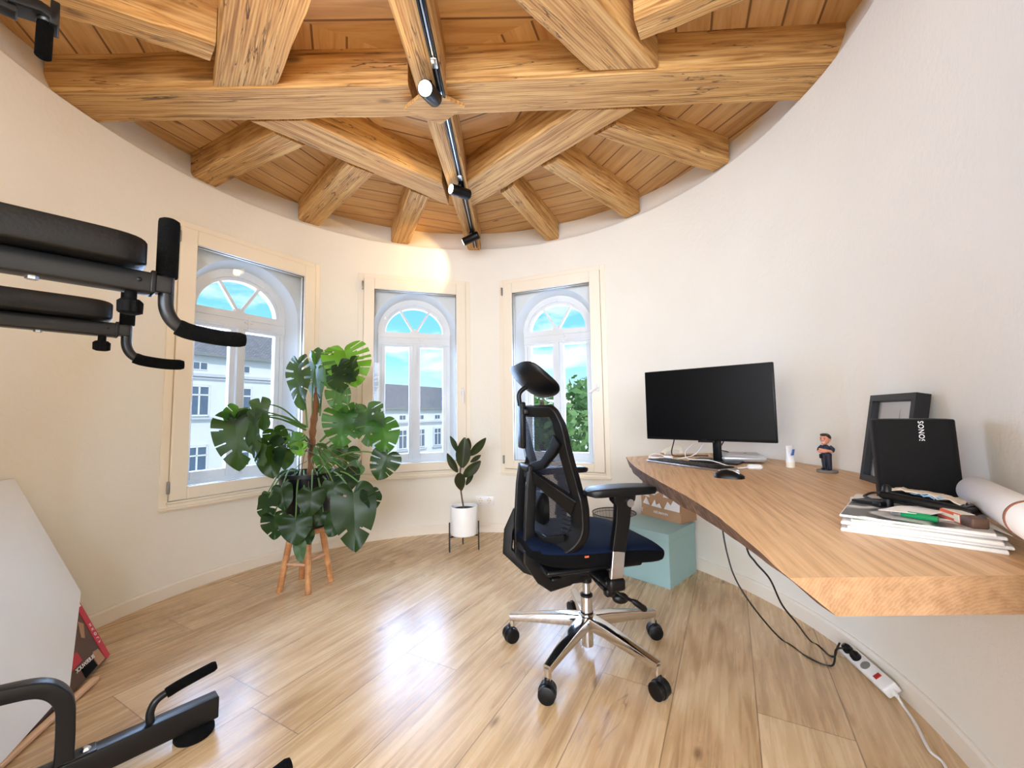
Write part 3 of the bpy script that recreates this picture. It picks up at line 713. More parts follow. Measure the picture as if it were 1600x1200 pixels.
# ------------------------------------------------------------------ lights
def light(name, typ, loc, energy, color, aim=None, **kw):
    l = bpy.data.lights.new(name, typ); l.energy = energy; l.color = s2l(color)
    for k, v in kw.items(): setattr(l, k, v)
    o = bpy.data.objects.new(name, l); COL.objects.link(o); o.location = loc
    if aim is not None:
        d = Vector(aim) - Vector(loc); o.rotation_euler = d.to_track_quat('-Z', 'Y').to_euler()
    return o
light('sun', 'SUN', (0, 0, 20), 1.6, (255, 246, 232), aim=(-6, 8, 12), angle=R(3))
for x in (-1.60, .10):                   # added fill lamps in the unseen windows of the room behind
    light('daylight_rear', 'AREA', (x, -3.55, 1.6), 125, (230, 239, 255), aim=(x, 0, 1.6), shape='RECTANGLE', size=1.45, size_y=1.4)
light('daylight_side', 'AREA', (-2.65, -2.33, 1.6), 85, (222, 234, 255), aim=(0, -1.6, 1.6), shape='RECTANGLE', size=1.6, size_y=1.4)  # added fill lamp in the unseen side window, brightens the right wall
for na, h, mid, a in wins:               # sky light at the three tower windows
    d = Vector((math.cos(R(na)), math.sin(R(na)), 0)); p = Vector((*mid, 1.15)) + d * .5
    light('daylight_window', 'AREA', p, 42, (176, 208, 255), aim=p - d + Vector((0, 0, -.1)), shape='RECTANGLE', size=.6, size_y=1.3)
T = lambda x, y, z: Vector((x, y, z))
L1 = at(665, 145, ZB - .13); L2 = at(704, 293, ZB - .09); L3 = at(724, 378, ZB - .085)
light('spot_head', 'SPOT', L1, 6, (255, 206, 124), aim=(-1.7, .4, 2.1), spot_size=R(120), spot_blend=.8, shadow_soft_size=.03)
light('spot_head', 'SPOT', L2, 6, (255, 206, 124), aim=(-1.9, 1.6, 2.0), spot_size=R(100), spot_blend=.8, shadow_soft_size=.03)
light('spot_head', 'SPOT', L3 + Vector((-.02, 0, -.005)), 9, (255, 214, 150), aim=(-.93, 3.36, 2.26), spot_size=R(94), spot_blend=.35, shadow_soft_size=.012)
light('spot_head', 'SPOT', (-.38, .95, ZB - .10), 7, (255, 196, 120), aim=(-1.6, 1.2, 2.4), spot_size=R(130), spot_blend=.8, shadow_soft_size=.03)

# ------------------------------------------------------------------ office chair
def office_chair():
    t = thing('office_chair', (.30, 1.75, 0), R(15.6), 'black mesh-backed office chair with headrest on a chrome five-star base', 'chair')
    # base
    mb = MB(); mb.lathe([(.012, .035), (.024, .035), (.024, .10), (.034, .102), (.038, .13), (.036, .155), (.028, .165), (.012, .165)], seg=28)
    for k in range(5):
        a = R(-90 + 36 - 15.6 + 72 * k + 1); c, s = math.cos(a), math.sin(a)
        pts = [(c * r, s * r, z) for r, z in ((.02, .135), (.10, .132), (.20, .122), (.30, .110), (.335, .106))]
        mb.tube(pts, [.026, .024, .020, .0155, .0145], sec=sec(1.0, .95))
        mb.cyl((c * .328, s * .328, .108), (c * .328, s * .328, .068), .013, .011, 14)
    link('star_base', mb, M['chrome'], t, smooth=40)
    mb = MB(); mb.lathe([(.001, .236), (.0245, .236), (.0245, .16), (.001, .16)], seg=28); link('lift_sleeve', mb, M['chrome'], t)
    mb = MB(); mb.lathe([(.0265, .157), (.028, .163), (.0265, .170)], seg=28); mb.lathe([(.0255, .232), (.0255, .240), (.017, .244)], seg=28); link('collar', mb, M['black'], t)
    mb = MB(); mb.cyl((0, 0, .235), (0, 0, .33), .0155, seg=20); link('gas_lift', mb, M['steel'], t)
    for k in range(5):
        a = R(-90 + 36 - 15.6 + 72 * k + 1); p = Vector((math.cos(a) * .335, math.sin(a) * .335, 0)); w = R((20, 75, 10, 100, 60)[k])
        mb = MB(); ax = Vector((math.cos(w), math.sin(w), 0)); q = p + Vector((0, 0, .03))
        for s in (-1, 1):
            c0 = q + ax * s * .017
            mb.tube([c0 - ax * .0105, c0 - ax * .008, c0 + ax * .008, c0 + ax * .0105], [.024, .03, .03, .024], 24)
        cs = link('caster', mb, M['black'], t)
        mb = MB(); fwd = Vector((-ax.y, ax.x, 0))
        mb.tube([q - ax * .006 + fwd * .0, q + ax * .006], [.033, .033], 20); mb.cyl(q + Vector((0, 0, .02)), q + Vector((0, 0, .045)), .010); link('fork', mb, M['gunmetal'], cs)
    # mechanism under the seat
    mb = MB(); mb.box((-.02, 0, .375), (.26, .17, .06), bev=.015); mb.box((-.01, 0, .335), (.12, .09, .05), bev=.012); mb.cyl((0, 0, .29), (0, 0, .34), .024)
    link('mechanism', mb, M['black'], t)
    mb = MB(); mb.tube(bez([(.02, -.08, .37), (.0, -.17, .352), (.03, -.22, .325), (.075, -.235, .300)], 6), .006, 8); mb.tube([(.07, -.235, .304), (.083, -.238, .296), (.115, -.245, .272), (.122, -.247, .267)], [.006, .011, .012, .007], 12)
    mb.tube(bez([(-.02, -.08, .36), (-.02, -.15, .345), (.01, -.185, .315), (.028, -.195, .305)], 5), .009, 8); mb.ell((.045, -.20, .30), (.034, .02, .020), rot=Matrix.Rotation(R(8), 3, 'Y'))
    link('lever', mb, M['black'], t)
    # seat cushion
    def cushion(x0, x1, hw, z0, z1, roll):
        rings = []
        for i in range(23):
            u = i / 22; x = x0 + (x1 - x0) * u
            e = 1 - abs(2 * u - 1) ** 5; k = max(.05, e) ** .5
            w = hw * (.90 + .10 * math.sin(PI * min(1, u * 1.15))) * (.55 + .45 * k) if u < .5 else hw * (.72 + .28 * k)
            drop = roll * max(0, (u - .62) / .38) ** 2
            th = (z1 - z0) * (.30 + .70 * k); zc = (z0 + z1) / 2 - drop + (.012 * (1 - u))
            ring = []
            for j in range(28):
                a = 2 * PI * j / 28; ca, sa = math.cos(a), math.sin(a)
                ex = .45; yy = math.copysign(abs(ca) ** ex, ca) * w; zz = math.copysign(abs(sa) ** .6, sa) * th / 2
                if sa > 0: zz -= .014 * (1 - (yy / w) ** 2) * math.sin(PI * u)
                ring.append(Vector((x, yy, zc + zz)))
            rings.append(ring)
        return rings
    mb = MB(); mb.loft(cushion(-.285, .25, .245, .415, .51, .022)); so = link('seat', mb, [M['seatblack'], M['navy']], t, smooth=60)
    for p_ in so.data.polygons:
        if p_.normal.z > .55: p_.material_index = 1
    mb = MB(); mb.box((-.04, 0, .409), (.40, .36, .022), bev=.01); link('seat_pan', mb, M['black'], t)
    mb = MB(); mb.box((-.11, -.2435, .482), (.016, .003, .006)); link('seat_tag', mb, M['orange'], so)
    # spine
    mb = MB()
    for y, o in ((-.045, 0), (.075, -.006)):
        mb.tube([(-.03, y, .372), (-.10, y, .325), (-.175, y, .312), (-.215, y, .345), (-.262 + o, y, .415), (-.262 + o, y, .55), (-.252 + o, y, .70), (-.243 + o, y, .785)], [1, 1, 1, 1.1, 1.1, 1, .95, .8], sec=sec(.011, .021), up=(0, 0, 1))
    mb.box((-.25, .015, .775), (.03, .13, .03), bev=.008); mb.box((-.10, .015, .325), (.15, .14, .035), bev=.008)
    mb.box((-.24, .015, .47), (.02, .11, .04), bev=.005)
    link('spine', mb, M['black'], t)
    mb = MB(); mb.tube([(-.14, .0, .325), (-.24, .075, .345), (-.312, .105, .415), (-.305, .105, .50), (-.275, .085, .59)], [1, 1, 1.1, 1, .7], sec=sec(.012, .020), up=(0, 0, 1)); link('outer_strut', mb, M['black'], t)
    # curved back shell as a surface: side rail profile x(z)
    prof = [(.470, -.185), (.50, -.150), (.53, -.128), (.585, -.115), (.65, -.116), (.705, -.126), (.76, -.140), (.82, -.158), (.88, -.173), (.94, -.186), (.985, -.197), (1.02, -.212)]
    def xr(z):
        for (a, b), (c, d) in zip(prof, prof[1:]):
            if z <= c: return b + (d - b) * (z - a) / (c - a)
        return prof[-1][1]
    def hw(z): return .222 - .022 * max(0, (z - .93) / .08) ** 2 - .045 * max(0, (.56 - z) / .09) ** 1.4
    def bs(y, z, off=0):                 # point on the back surface
        k = abs(y) / .222
        return Vector((xr(z) - .085 * (1 - min(1, k) ** 2) * (1 - .55 * max(0, (z - .8) / .22)) + off, y, z))
    # mesh panel
    mb = MB(); rings = []
    for i in range(25):
        z = .485 + (1.01 - .485) * i / 24; h = hw(z) - .012
        rings.append([bs(-h + 2 * h * j / 20, z) for j in range(21)])
    mb.loft(rings, False, False); link('mesh_back', mb, M['mesh'], t, smooth=60, fix=False)
    # frame rim
    mb = MB(); loop = []
    zs = [.49 + (.985 - .49) * i / 16 for i in range(17)]
    for z in zs: loop.append(bs(-hw(z) + .006, z))
    for j in range(0, 13): y = -.195 + .39 * j / 12; loop.append(bs(y, 1.004 + .004 * math.cos(y * 8)))
    for z in reversed(zs): loop.append(bs(hw(z) - .006, z))
    for j in range(1, 12): y = .165 - .33 * j / 12; loop.append(bs(y, .478 - .012 * math.cos(y * 7)))
    loop.append(loop[0]); sm = bez(loop, 2)
    rad = []
    for p_ in sm:
        k = 1.0 if abs(p_.y) > .16 and p_.z < .97 else .85
        if abs(p_.y) > .15 and .50 < p_.z < .70: k = 1.35
        rad.append(k)
    mb.tube(sm, rad, sec=sec(.026, .014), up=(1, 0, 0)); link('back_frame', mb, M['black'], t, smooth=50)
    # braces from the spine to the side rails
    mb = MB()
    for s in (-1, 1):
        mb.tube([(-.245, s * .03, .778), (-.215, s * .10, .80), bs(s * .17, .855, -.006), bs(s * .205, .90, -.004)], [1, 1, 1.15, 1.5], sec=sec(.018, .010), up=(1, 0, 0))
        mb.tube([(-.245, s * .03, .755), (-.232, s * .09, .735), bs(s * .15, .69, -.010), bs(s * .205, .65, -.004)], [1.0, 1.1, 1.3, 1.6], sec=sec(.022, .010), up=(1, 0, 0))
        mb.tube([(-.225, s * .04, .50), bs(s * .12, .50, -.012), bs(s * .19, .52, -.006)], [1.2, 1.2, 1.4], sec=sec(.022, .010), up=(1, 0, 0))
    link('back_brace', mb, M['black'], t, smooth=50)
    mb = MB()
    for s in (-1, 1):
        for k in range(10):
            z = .535 + .0125 * k * 1.25; p_ = bs(s * .185, z, .0); mb.tube([bs(s * .165, z + .002, -.014), bs(s * .200, z - .001, -.014)], .0024, 6)
    link('vent_rib', mb, M['gunmetal'], t)
    # lumbar pad
    mb = MB(); rings = []
    for i in range(13):
        u = i / 12; z = .555 + .125 * u; h = .10 * (math.sin(PI * (.12 + .76 * u))) ** .5
        rings.append([Vector((-.215 + .02 * (y / .11) ** 2 - .018 * math.sin(PI * u) + dx, y, z)) for y, dx in [(-h + 2 * h * j / 12, 0) for j in range(13)] + [(h - 2 * h * j / 12, .022) for j in range(13)]])
    mb.loft(rings); link('lumbar_pad', mb, M['black'], t, smooth=60)
    # headrest
    mb = MB(); mb.box((-.272, 0, .95), (.022, .055, .19), bev=.006); mb.box((-.250, 0, 1.005), (.05, .08, .03), bev=.008)
    mb.tube(bez([(-.278, 0, 1.03), (-.282, 0, 1.075), (-.262, 0, 1.10), (-.225, 0, 1.118)], 5), .010, 12); mb.cyl((-.228, -.03, 1.118), (-.228, .03, 1.118), .014)
    link('headrest_post', mb, M['black'], t)
    mb = MB(); rings = []; dv = Vector((.74, 0, -.62)).normalized(); nv = Vector((.62, 0, .74)).normalized(); cc = Vector((-.236, 0, 1.118))
    for i in range(27):
        y = -.145 * math.cos(PI * i / 26); q = min(1, abs(y) / .145); hh = .090 * max(0, 1 - q ** 4) ** .38 + .012; cur = .036 * q ** 2
        c1 = cc + Vector((0, y, 0)) + nv * cur; ring = []
        for j in range(20):
            a = 2 * PI * j / 20; ca, sa = math.cos(a), math.sin(a)
            bend = .016 * ca * ca * (hh / .1)
            ring.append(c1 + dv * (math.copysign(abs(ca) ** .8, ca) * hh) + nv * (sa * .019 * (1 - .55 * q ** 4) + bend))
        rings.append(ring)
    mb.loft(rings); link('headrest', mb, M['vinyl'], t, smooth=70)
    # armrests
    for s in (-1, 1):
        mb = MB(); pr_ = sec(1, 1); rings = []
        for i in range(15):
            u = i / 14; x = -.125 + .275 * u; e = (1 - abs(2 * u - 1) ** 6) ** .5; w_ = .045 * (.45 + .55 * e) * (1 + .08 * math.sin(PI * u)); th = .015 * (.5 + .5 * e)
            rings.append([Vector((x, s * .28 + a * w_, .714 + .004 * math.sin(PI * u) + b * th)) for a, b in pr_])
        mb.loft(rings); link('arm_pad', mb, M['vinyl'], t, smooth=60)
        mb = MB(); mb.tube([(.022, s * .275, .70), (.022, s * .275, .68), (.024, s * .272, .66), (.018, s * .27, .60), (.0, s * .268, .50)], [1.6, 1.5, 1.05, 1, .95], sec=sec(.014, .029), up=(1, 0, 0))
        link('arm_post', mb, M['black'], t)
        mb = MB(); mb.tube([(.0, s * .268, .50), (-.010, s * .266, .405)], 1, sec=sec(.012, .025), up=(1, 0, 0)); link('arm_sleeve', mb, M['chrome'], t)
        mb = MB(); mb.box((-.012, s * .262, .385), (.064, .05, .045), bev=.010); mb.box((-.02, s * .17, .385), (.06, .19, .022), bev=.006); mb.box((-.03, s * .255, .355), (.04, .03, .03), bev=.008); link('arm_bracket', mb, M['black'], t)
        mb = MB(); mb.tube([(.040, s * .297, .672 + .0), (.040, s * .302, .672)], .014, 20); link('adjuster_button', mb, M['steel'], t)
office_chair()

# ------------------------------------------------------------------ desk
ZD = .745
TOPE = [(.635, 2.289), (.585, 2.03), (.553, 1.80), (.540, 1.639), (.523, 1.362), (.515, 1.2), (.497, 1.033), (.480, .939), (.457, .818), (.433, .707), (.415, .63)]
def desk():
    edge = bez([(x, y, 0) for x, y in TOPE], 5); n = len(edge)
    top = [(p.x + .003 * noise.noise(Vector((0, p.y * 14, 1))), p.y) for p in edge]
    bot = []
    for k, (x, y) in enumerate(top):
        u = k / (n - 1); ins = .020 + .052 * u ** 2 + .008 * noise.noise(Vector((3, y * 7, 2)))
        bot.append((x + ins, y if k not in (0,) else y + .0))
    a_end = math.atan2(.627 - CY, .93 - CX); a_far = math.atan2(2.44 - CY, 1.24 - CX)
    back = [(CX + (RR - .004) * math.cos(a_end + (a_far - a_end) * i / 40), CY + (RR - .004) * math.sin(a_end + (a_far - a_end) * i / 40)) for i in range(41)]
    back[0] = (CX + math.sqrt(RR ** 2 - (.627 - CY) ** 2) - .004, .627)
    m = len(back); far = [(.95, 2.41)]
    T_ = top + back + far; B_ = bot + back + far
    t = thing('desk', (0, 0, 0), 0, 'thick live-edge oak slab desk along the curved right wall', 'desk')
    V = [(x, y, ZD) for x, y in T_] + [(x, y, ZD - .057) for x, y in B_]; L = len(T_)
    mb = MB(); mb.add(V, [tuple(range(L)), tuple(reversed(range(L, 2 * L)))]); mb.cur = 2
    for k in range(n - 1):
        c = [Vector(V[k]), Vector(V[k + 1]), Vector(V[L + k + 1]), Vector(V[L + k])]
        mid1 = (c[0] + c[3]) / 2 + Vector((-.004, 0, 0)); 
        mb.add(c, [(0, 1, 2, 3)])
    mb.cur = 1; mb.add([V[n - 1], V[n], V[L + n], V[L + n - 1]], [(0, 1, 2, 3)])
    mb.cur = 0
    for k in range(n, L): mb.add([V[k], V[(k + 1) % L], V[L + (k + 1) % L], V[L + k]], [(0, 1, 2, 3)])
    o = link('slab', mb, [M['desk'], M['deskend'], M['bark']], t, smooth=0)
    mb = MB()
    for a, z in ((-25, .66), (3, .66), (20, .66)):
        c_, s_ = math.cos(R(a)), math.sin(R(a)); rr = RR - .16
        mb.box((CX + rr * c_, CY + rr * s_, .678), (.30, .04, .018), rz=R(a))
    link('bracket', mb, M['white'], t, smooth=0)
desk()

def monitor():
    A = Vector((.710, 2.150)); B = Vector((1.138, 1.746)); u = (B - A).normalized(); rz = math.atan2(u.y, u.x); mid = (A + B) / 2
    t = thing('monitor', (mid.x, mid.y, ZD), rz, 'wide black computer monitor switched off on the far end of the oak desk', 'monitor')
    Lh = (B - A).length / 2
    # local +Y points away from the viewer (towards the wall)
    z0, z1 = .854 - ZD, 1.208 - ZD
    mb = MB(); mb.box((0, .014, (z0 + z1) / 2), (2 * Lh, .022, z1 - z0), bev=.003); mb.box((0, .035, (z0 + z1) / 2), (Lh * 1.1, .03, (z1 - z0) * .6), bev=.01)
    link('housing', mb, M['black'], t)
    mb = MB(); mb.box((0, .0022, (z0 + z1) / 2 + .004), (2 * Lh - .010, .002, z1 - z0 - .018)); link('screen', mb, M['screen'], t, smooth=0)
    mb = MB(); mb.box((-.008, .0015, z0 + .006), (.02, .003, .004)); mb.box((0, .012, z0 - .004), (.07, .016, .008)); link('chin', mb, M['black'], t, smooth=0)
    mb = MB(); mb.box((.02, .105, .11), (.038, .022, .22), bev=.006); mb.box((.02, .075, .24), (.07, .06, .07), bev=.01); link('stand', mb, M['black'], t)
    mb = MB(); mb.box((.02, .105, .005), (.22, .17, .010), bev=.004); link('foot', mb, M['black'], t)
monitor()

def kb():
    P0 = Vector((.679, 2.074)); P1 = Vector((.852, 1.697)); u = (P1 - P0).normalized(); v = Vector((-u.y, u.x)); L = .42; W = .115; rz = math.atan2(u.y, u.x); c = P0 + u * L / 2 + v * W / 2
    t = thing('keyboard', (c.x, c.y, ZD), rz, 'slim black and silver keyboard lying below the monitor', 'keyboard')
    mb = MB(); mb.box((0, 0, .005), (L, W, .010), bev=.003); link('case', mb, M['steel'], t)
    mb = MB()
    for r_ in range(6):
        x = -L / 2 + .008; row = []
        while x < L / 2 - .018:
            w_ = .0165 if not (r_ == 0 and abs(x + .07) < .01) else .09
            mb.box((x + w_ / 2, -W / 2 + .012 + r_ * .0185, .0115), (w_ - .002, .0155 if r_ < 5 else .009, .004)); x += w_ + .0018
    o = link('keys', mb, M['black'], t, smooth=0)
kb()
def mouse():
    t = thing('computer_mouse', (.815, 1.543, ZD), R(-36), 'black wireless mouse on the desk in front of the keyboard', 'mouse')
    mb = MB(); rings = []
    for i in range(15):
        u = i / 14; x = -.052 + .104 * u; w_ = .031 * (1 - abs(2 * u - 1) ** 3) ** .5 + .002; h_ = .030 * (math.sin(PI * (.10 + .82 * u))) ** .8
        rings.append([Vector((x, w_ * math.cos(a), max(0, h_ * math.sin(a)))) for a in [PI * j / 12 for j in range(13)]])
    mb.loft(rings); link('shell', mb, M['black'], t, smooth=70)
    mb = MB(); mb.tube([(.0, -.012, .0315), (.02, -.018, .029), (.038, -.021, .020)], .0035, 8); link('side_strip', mb, M['steel'], t)
    mb = MB(); mb.cyl((.028, -.003, .024), (.028, .003, .024), .008); link('scroll_wheel', mb, M['steel'], t)
mouse()
def mini():
    A = Vector((1.018, 1.975)); B = Vector((1.190, 1.908)); u = (B - A).normalized(); v = Vector((-u.y, u.x)); c = (A + B) / 2 + v * .095
    t = thing('mini_computer', (c.x, c.y, ZD), math.atan2(u.y, u.x), 'flat silver desktop computer beside the monitor stand', 'computer')
    mb = MB(); mb.box((0, 0, .021), (.19, .19, .034), bev=.032); link('case', mb, plain('aluminium', (202, 202, 204), .35, .6), t, smooth=50)
    mb = MB(); mb.lathe([(.001, 0), (.075, 0), (.075, .005), (.001, .005)], c=(0, 0, 0), seg=32); link('foot', mb, M['black'], t)
    mb = MB(); mb.box((.02, .02, .0384), (.012, .016, .0006)); link('logo', mb, M['black'], t, smooth=0)
mini()
def puck():
    t = thing('charging_case', (1.035, 1.748, ZD), R(-22), 'small white rounded earphone case plugged to a white cable', 'case')
    mb = MB(); mb.box((0, 0, .0105), (.060, .032, .021), bev=.0105); link('body', mb, M['white'], t, smooth=60)
    mb = MB(); mb.box((0, 0, .0145), (.0604, .0324, .0006)); link('lid_seam', mb, M['grey'], t, smooth=0)
puck()
Zc = ZD + .003
tag(link('white_cable', (lambda b: (b.tube(bez([(1.008, 1.755, ZD + .008), (.97, 1.79, Zc), (.92, 1.90, ZD + .022), (.86, 2.0, ZD + .019), (.88, 2.07, ZD + .05), (.93, 2.09, ZD + .085), (.975, 2.085, ZD + .10)], 8), .0022, 8), b)[1])(MB()), M['cablew']), 'thin white cable looping over the back of the keyboard to the monitor', 'cable')
mb = MB(); mb.tube(bez([(.98, 2.08, ZD + .09), (.94, 2.10, ZD + .03), (.86, 2.13, ZD + .004), (.80, 2.16, Zc), (.74, 2.20, Zc)], 8), .0022, 8); mb.tube(bez([(.72, 2.16, ZD + .016), (.76, 2.17, ZD + .03), (.80, 2.12, ZD + .018), (.80, 2.04, ZD + .018)], 8), .002, 8)
tag(link('white_cable', mb, M['cablew']), 'white cable lying left behind the keyboard next to the leather strap', 'cable')
mb = MB(); mb.box((.755, 2.145, ZD + .0085), (.10, .018, .012), rz=R(-62), bev=.005); mb.box((.80, 2.10, ZD + .0175), (.045, .018, .012), rz=R(-50), bev=.005)
tag(link('cable_adapter', mb, M['white']), 'white plastic adapter behind the left end of the keyboard', 'adapter')
mb = MB(); mb.tube(bez([(.86, 2.16, ZD + .16), (.875, 2.20, ZD + .10), (.87, 2.23, ZD + .03), (.90, 2.26, ZD + .005), (1.0, 2.28, ZD + .004), (1.08, 2.25, ZD + .004)], 8), .003, 8)
tag(link('black_cable', mb, M['cableb']), 'black cable dropping behind the left half of the monitor', 'cable')
mb = MB(); mb.tube(bez([(1.04, 2.02, ZD + .15), (1.075, 2.06, ZD + .11), (1.07, 2.10, ZD + .055), (1.10, 2.09, ZD + .042), (1.14, 2.14, ZD + .03), (1.18, 2.22, ZD + .004)], 8), .003, 8)
tag(link('black_cable', mb, M['cableb']), 'black cable looping down between monitor stand and silver computer', 'cable')
t = thing('leather_strap', (.86, 2.30, ZD), 0, 'pale leather strap arching up behind the monitor at the desk end', 'strap')
mb = MB(); pts = [aty(1036, 709, 2.34), aty(1040, 704, 2.34), aty(1052, 699, 2.34), aty(1062, 701, 2.34), aty(1064, 708, 2.34)]
pts = [Vector((p.x - .86, p.y - 2.30, max(.0, p.z - ZD))) for p in pts]; mb.tube(bez(pts, 6), 1, sec=sec(.003, .011), up=(0, 0, 1)); link('band', mb, M['cream'], t)
mb = MB(); mb.box((pts[0].x - .005, pts[0].y, .008), (.016, .022, .014), bev=.003); link('buckle', mb, M['leather'], t)
def cream():
    t = thing('cream_tube', (1.222, 1.797, ZD), R(20), 'small cream coloured hand cream tube with a blue mark standing on its cap', 'tube')
    mb = MB(); rings = []
    for i in range(9):
        u = i / 8; rx = .0165 + .0045 * u; ry = .0165 * (1 - u) + .001; z = .022 + .072 * u
        rings.append([Vector((rx * math.cos(a), ry * math.sin(a), z)) for a in [2 * PI * j / 20 for j in range(20)]])
    mb.loft(rings); b = link('body', mb, M['white'], t, smooth=50)
    mb = MB(); mb.lathe([(.001, 0), (.0165, 0), (.017, .022), (.001, .0222)], seg=20); link('cap', mb, M['cream'], t)
    mb = MB(); mb.box((.004, -.0125, .066), (.011, .004, .026), rot=Matrix.Rotation(R(12), 3, 'X')); mb.box((-.007, -.0138, .058), (.006, .003, .010), rot=Matrix.Rotation(R(12), 3, 'X')); link('blue_print', mb, M['bluep'], t, smooth=0)
cream()
def figurine():
    t = thing('figurine', (1.262, 1.640, ZD), R(205), 'small painted figurine of a dark-haired man with crossed arms on a grey base', 'figurine')
    # local +X is where it looks
    mb = MB(); mb.lathe([(.001, 0), (.034, 0), (.036, .003), (.034, .010), (.001, .0105)], seg=32); link('plinth', mb, M['stone'], t)
    mb = MB()
    for s in (-1, 1):
        mb.tube([(-.002, s * .009, .012), (-.001, s * .009, .03), (0, s * .009, .052), (-.001, s * .007, .074)], [.0075, .0085, .0095, .012], 14)
        mb.ell((.006, s * .010, .014), (.014, .0065, .005), 12, 8)
    mb.ell((-.001, 0, .074), (.0125, .0165, .010), 16, 10); link('trousers', mb, M['dkblue'], t, smooth=70)
    mb = MB(); mb.tube([(-.001, 0, .070), (0, 0, .082), (.001, 0, .094), (0, 0, .104), (-.001, 0, .110)], [.013, .0145, .0165, .014, .006], 18)
    for s in (-1, 1):
        mb.tube(bez([(-.001, s * .014, .104), (-.002, s * .024, .094), (.004, s * .024, .084)], 4), [.0065] * 9, 12)
    link('shirt', mb, plain('painted_shirt', (34, 44, 64), .6), t, smooth=70)
    mb = MB()
    for s in (-1, 1): mb.tube(bez([(.004, s * .024, .084), (.014, s * .014, .085 + s * .002), (.018, -s * .004, .087 + s * .003), (.015, -s * .016, .090 + s * .003)], 4), [.0055] * 9 + [.005, .005, .005, .0035], 12)
    mb.cyl((0, 0, .107), (0, 0, .116), .005)
    mb.ell((.001, 0, .132), (.0175, .016, .020), 20, 14); mb.ell((.017, 0, .129), (.005, .0032, .005), 10, 8)
    for s in (-1, 1): mb.ell((-.001, s * .0165, .130), (.0035, .0025, .005), 10, 8)
    mb.ell((.010, 0, .116), (.008, .009, .006), 12, 8)
    link('head', mb, M['skin'], t, smooth=70)
    mb = MB(); mb.ell((-.005, 0, .139), (.0185, .0178, .0165), 18, 12, rot=Matrix.Rotation(R(-18), 3, 'Y')); mb.ell((.008, 0, .150), (.012, .013, .006), 14, 8); link('hair', mb, M['hair'], t, smooth=70)
    mb = MB()
    for s in (-1, 1): mb.ell((.0165, s * .0062, .134), (.002, .0024, .002), 8, 6); mb.box((.017, s * .0062, .1385), (.002, .007, .0014))
    link('eyes', mb, M['hair'], t)
    mb = MB(); mb.tube(bez([(.0145, -.006, .122), (.0172, 0, .1205), (.0145, .006, .122)], 4), .0011, 8); link('mouth', mb, M['white'], t)
    mb = MB(); mb.box((.010, -.014, .064), (.012, .009, .018), bev=.003); link('pouch', mb, M['black'], t)
figurine()

def picframe():
    B0 = Vector((1.255, 1.482, ZD)); B1 = Vector((1.16, 1.218, ZD)); T0 = Vector((1.318, 1.482, 1.046)); T1 = Vector((1.223, 1.218, 1.046))
    u = (B1 - B0).normalized(); vv = (T0 - B0); H = vv.length; v = vv.normalized(); nrm = u.cross(v)      # nrm faces the room
    if nrm.x > 0: nrm = -nrm
    W = (B1 - B0).length
    t = thing('picture_frame', B0, 0, 'black box picture frame leaning on the wall behind the dark loudspeaker', 'picture frame')
    def quadbox(mb, a0, a1, b0, b1, d0, d1):
        P = [u * a + v * b + nrm * d for d in (d0, d1) for a, b in ((a0, b0), (a1, b0), (a1, b1), (a0, b1))]
        mb.add(P, [(0, 3, 2, 1), (4, 5, 6, 7), (0, 1, 5, 4), (1, 2, 6, 5), (2, 3, 7, 6), (3, 0, 4, 7)])
    mb = MB(); b = .022
    for a0, a1, c0, c1 in ((0, b, 0, H), (W - b, W, 0, H), (b, W - b, 0, b), (b, W - b, H - b, H)): quadbox(mb, a0, a1, c0, c1, -.036, 0)
    link('moulding', mb, plain('black_wood', (14, 16, 20), .45), t, smooth=0)
    mb = MB(); quadbox(mb, b, W - b, b, H - b, -.034, -.022); link('print_sheet', mb, M['paper'], t, smooth=0)
    mb = MB(); q = [(.135, .18), (.175, .18), (.172, .21), (.163, .225), (.158, .265), (.153, .225), (.142, .21)]
    P = [u * a + v * b_ + nrm * -.0212 for a, b_ in q]; mb.add(P, [tuple(range(len(q)))])
    P = [u * a + v * b_ + nrm * -.0212 for a, b_ in [(.19, .18), (.215, .18), (.213, .21), (.204, .232), (.196, .21)]]; mb.add(P, [tuple(range(5))])
    P = [u * a + v * b_ + nrm * -.0212 for a, b_ in [(.04, .05), (.24, .05), (.24, .08), (.20, .085), (.15, .075), (.04, .06)]]; mb.add(P, [tuple(range(6))])
    link('tower_drawing', mb, M['stone'], t, smooth=0)
    mb = MB(); quadbox(mb, b, W - b, b, H - b, -.014, -.012); link('glass', mb, M['glass'], t, smooth=0)
picframe()

def speaker():
    A = Vector((.962, 1.085)); B = Vector((1.088, .985)); u = (B - A).normalized(); v = Vector((-u.y, u.x)); W = .156; D = .115; c = A + u * (W / 2 + .003) + v * D / 2; H = .224
    t = thing('loudspeaker', (c.x, c.y, ZD), math.atan2(u.y, u.x), 'black upright wireless loudspeaker standing on the right part of the desk', 'speaker')
    mb = MB(); rings = []
    for zz, k in ((0, .97), (.003, 1), (H - .004, 1), (H - .0015, .99), (H, .97)):
        rings.append([Vector((a * (W / 2) * k - .004 * (zz / H - .5), b * (D / 2) * k + .010 * zz / H, zz)) for a, b in RSEC])
    mb.loft(rings)
    link('grille', mb, plain('speaker_grille', (9, 9, 10), .6, bump=.5, bscale=900), t, smooth=50)
    mb = MB(); mb.box((-.002, .010, H + .0006), (W - .05, D - .05, .0014)); link('top_plate', mb, M['black'], t)
    text('brand_letters', 'SONOS', .0145, M['white'], t, frame4((.014, -D / 2 + .0082, H - .030), (0, .0, 1), (-1, 0, 0)), spacing=1.15)
speaker()

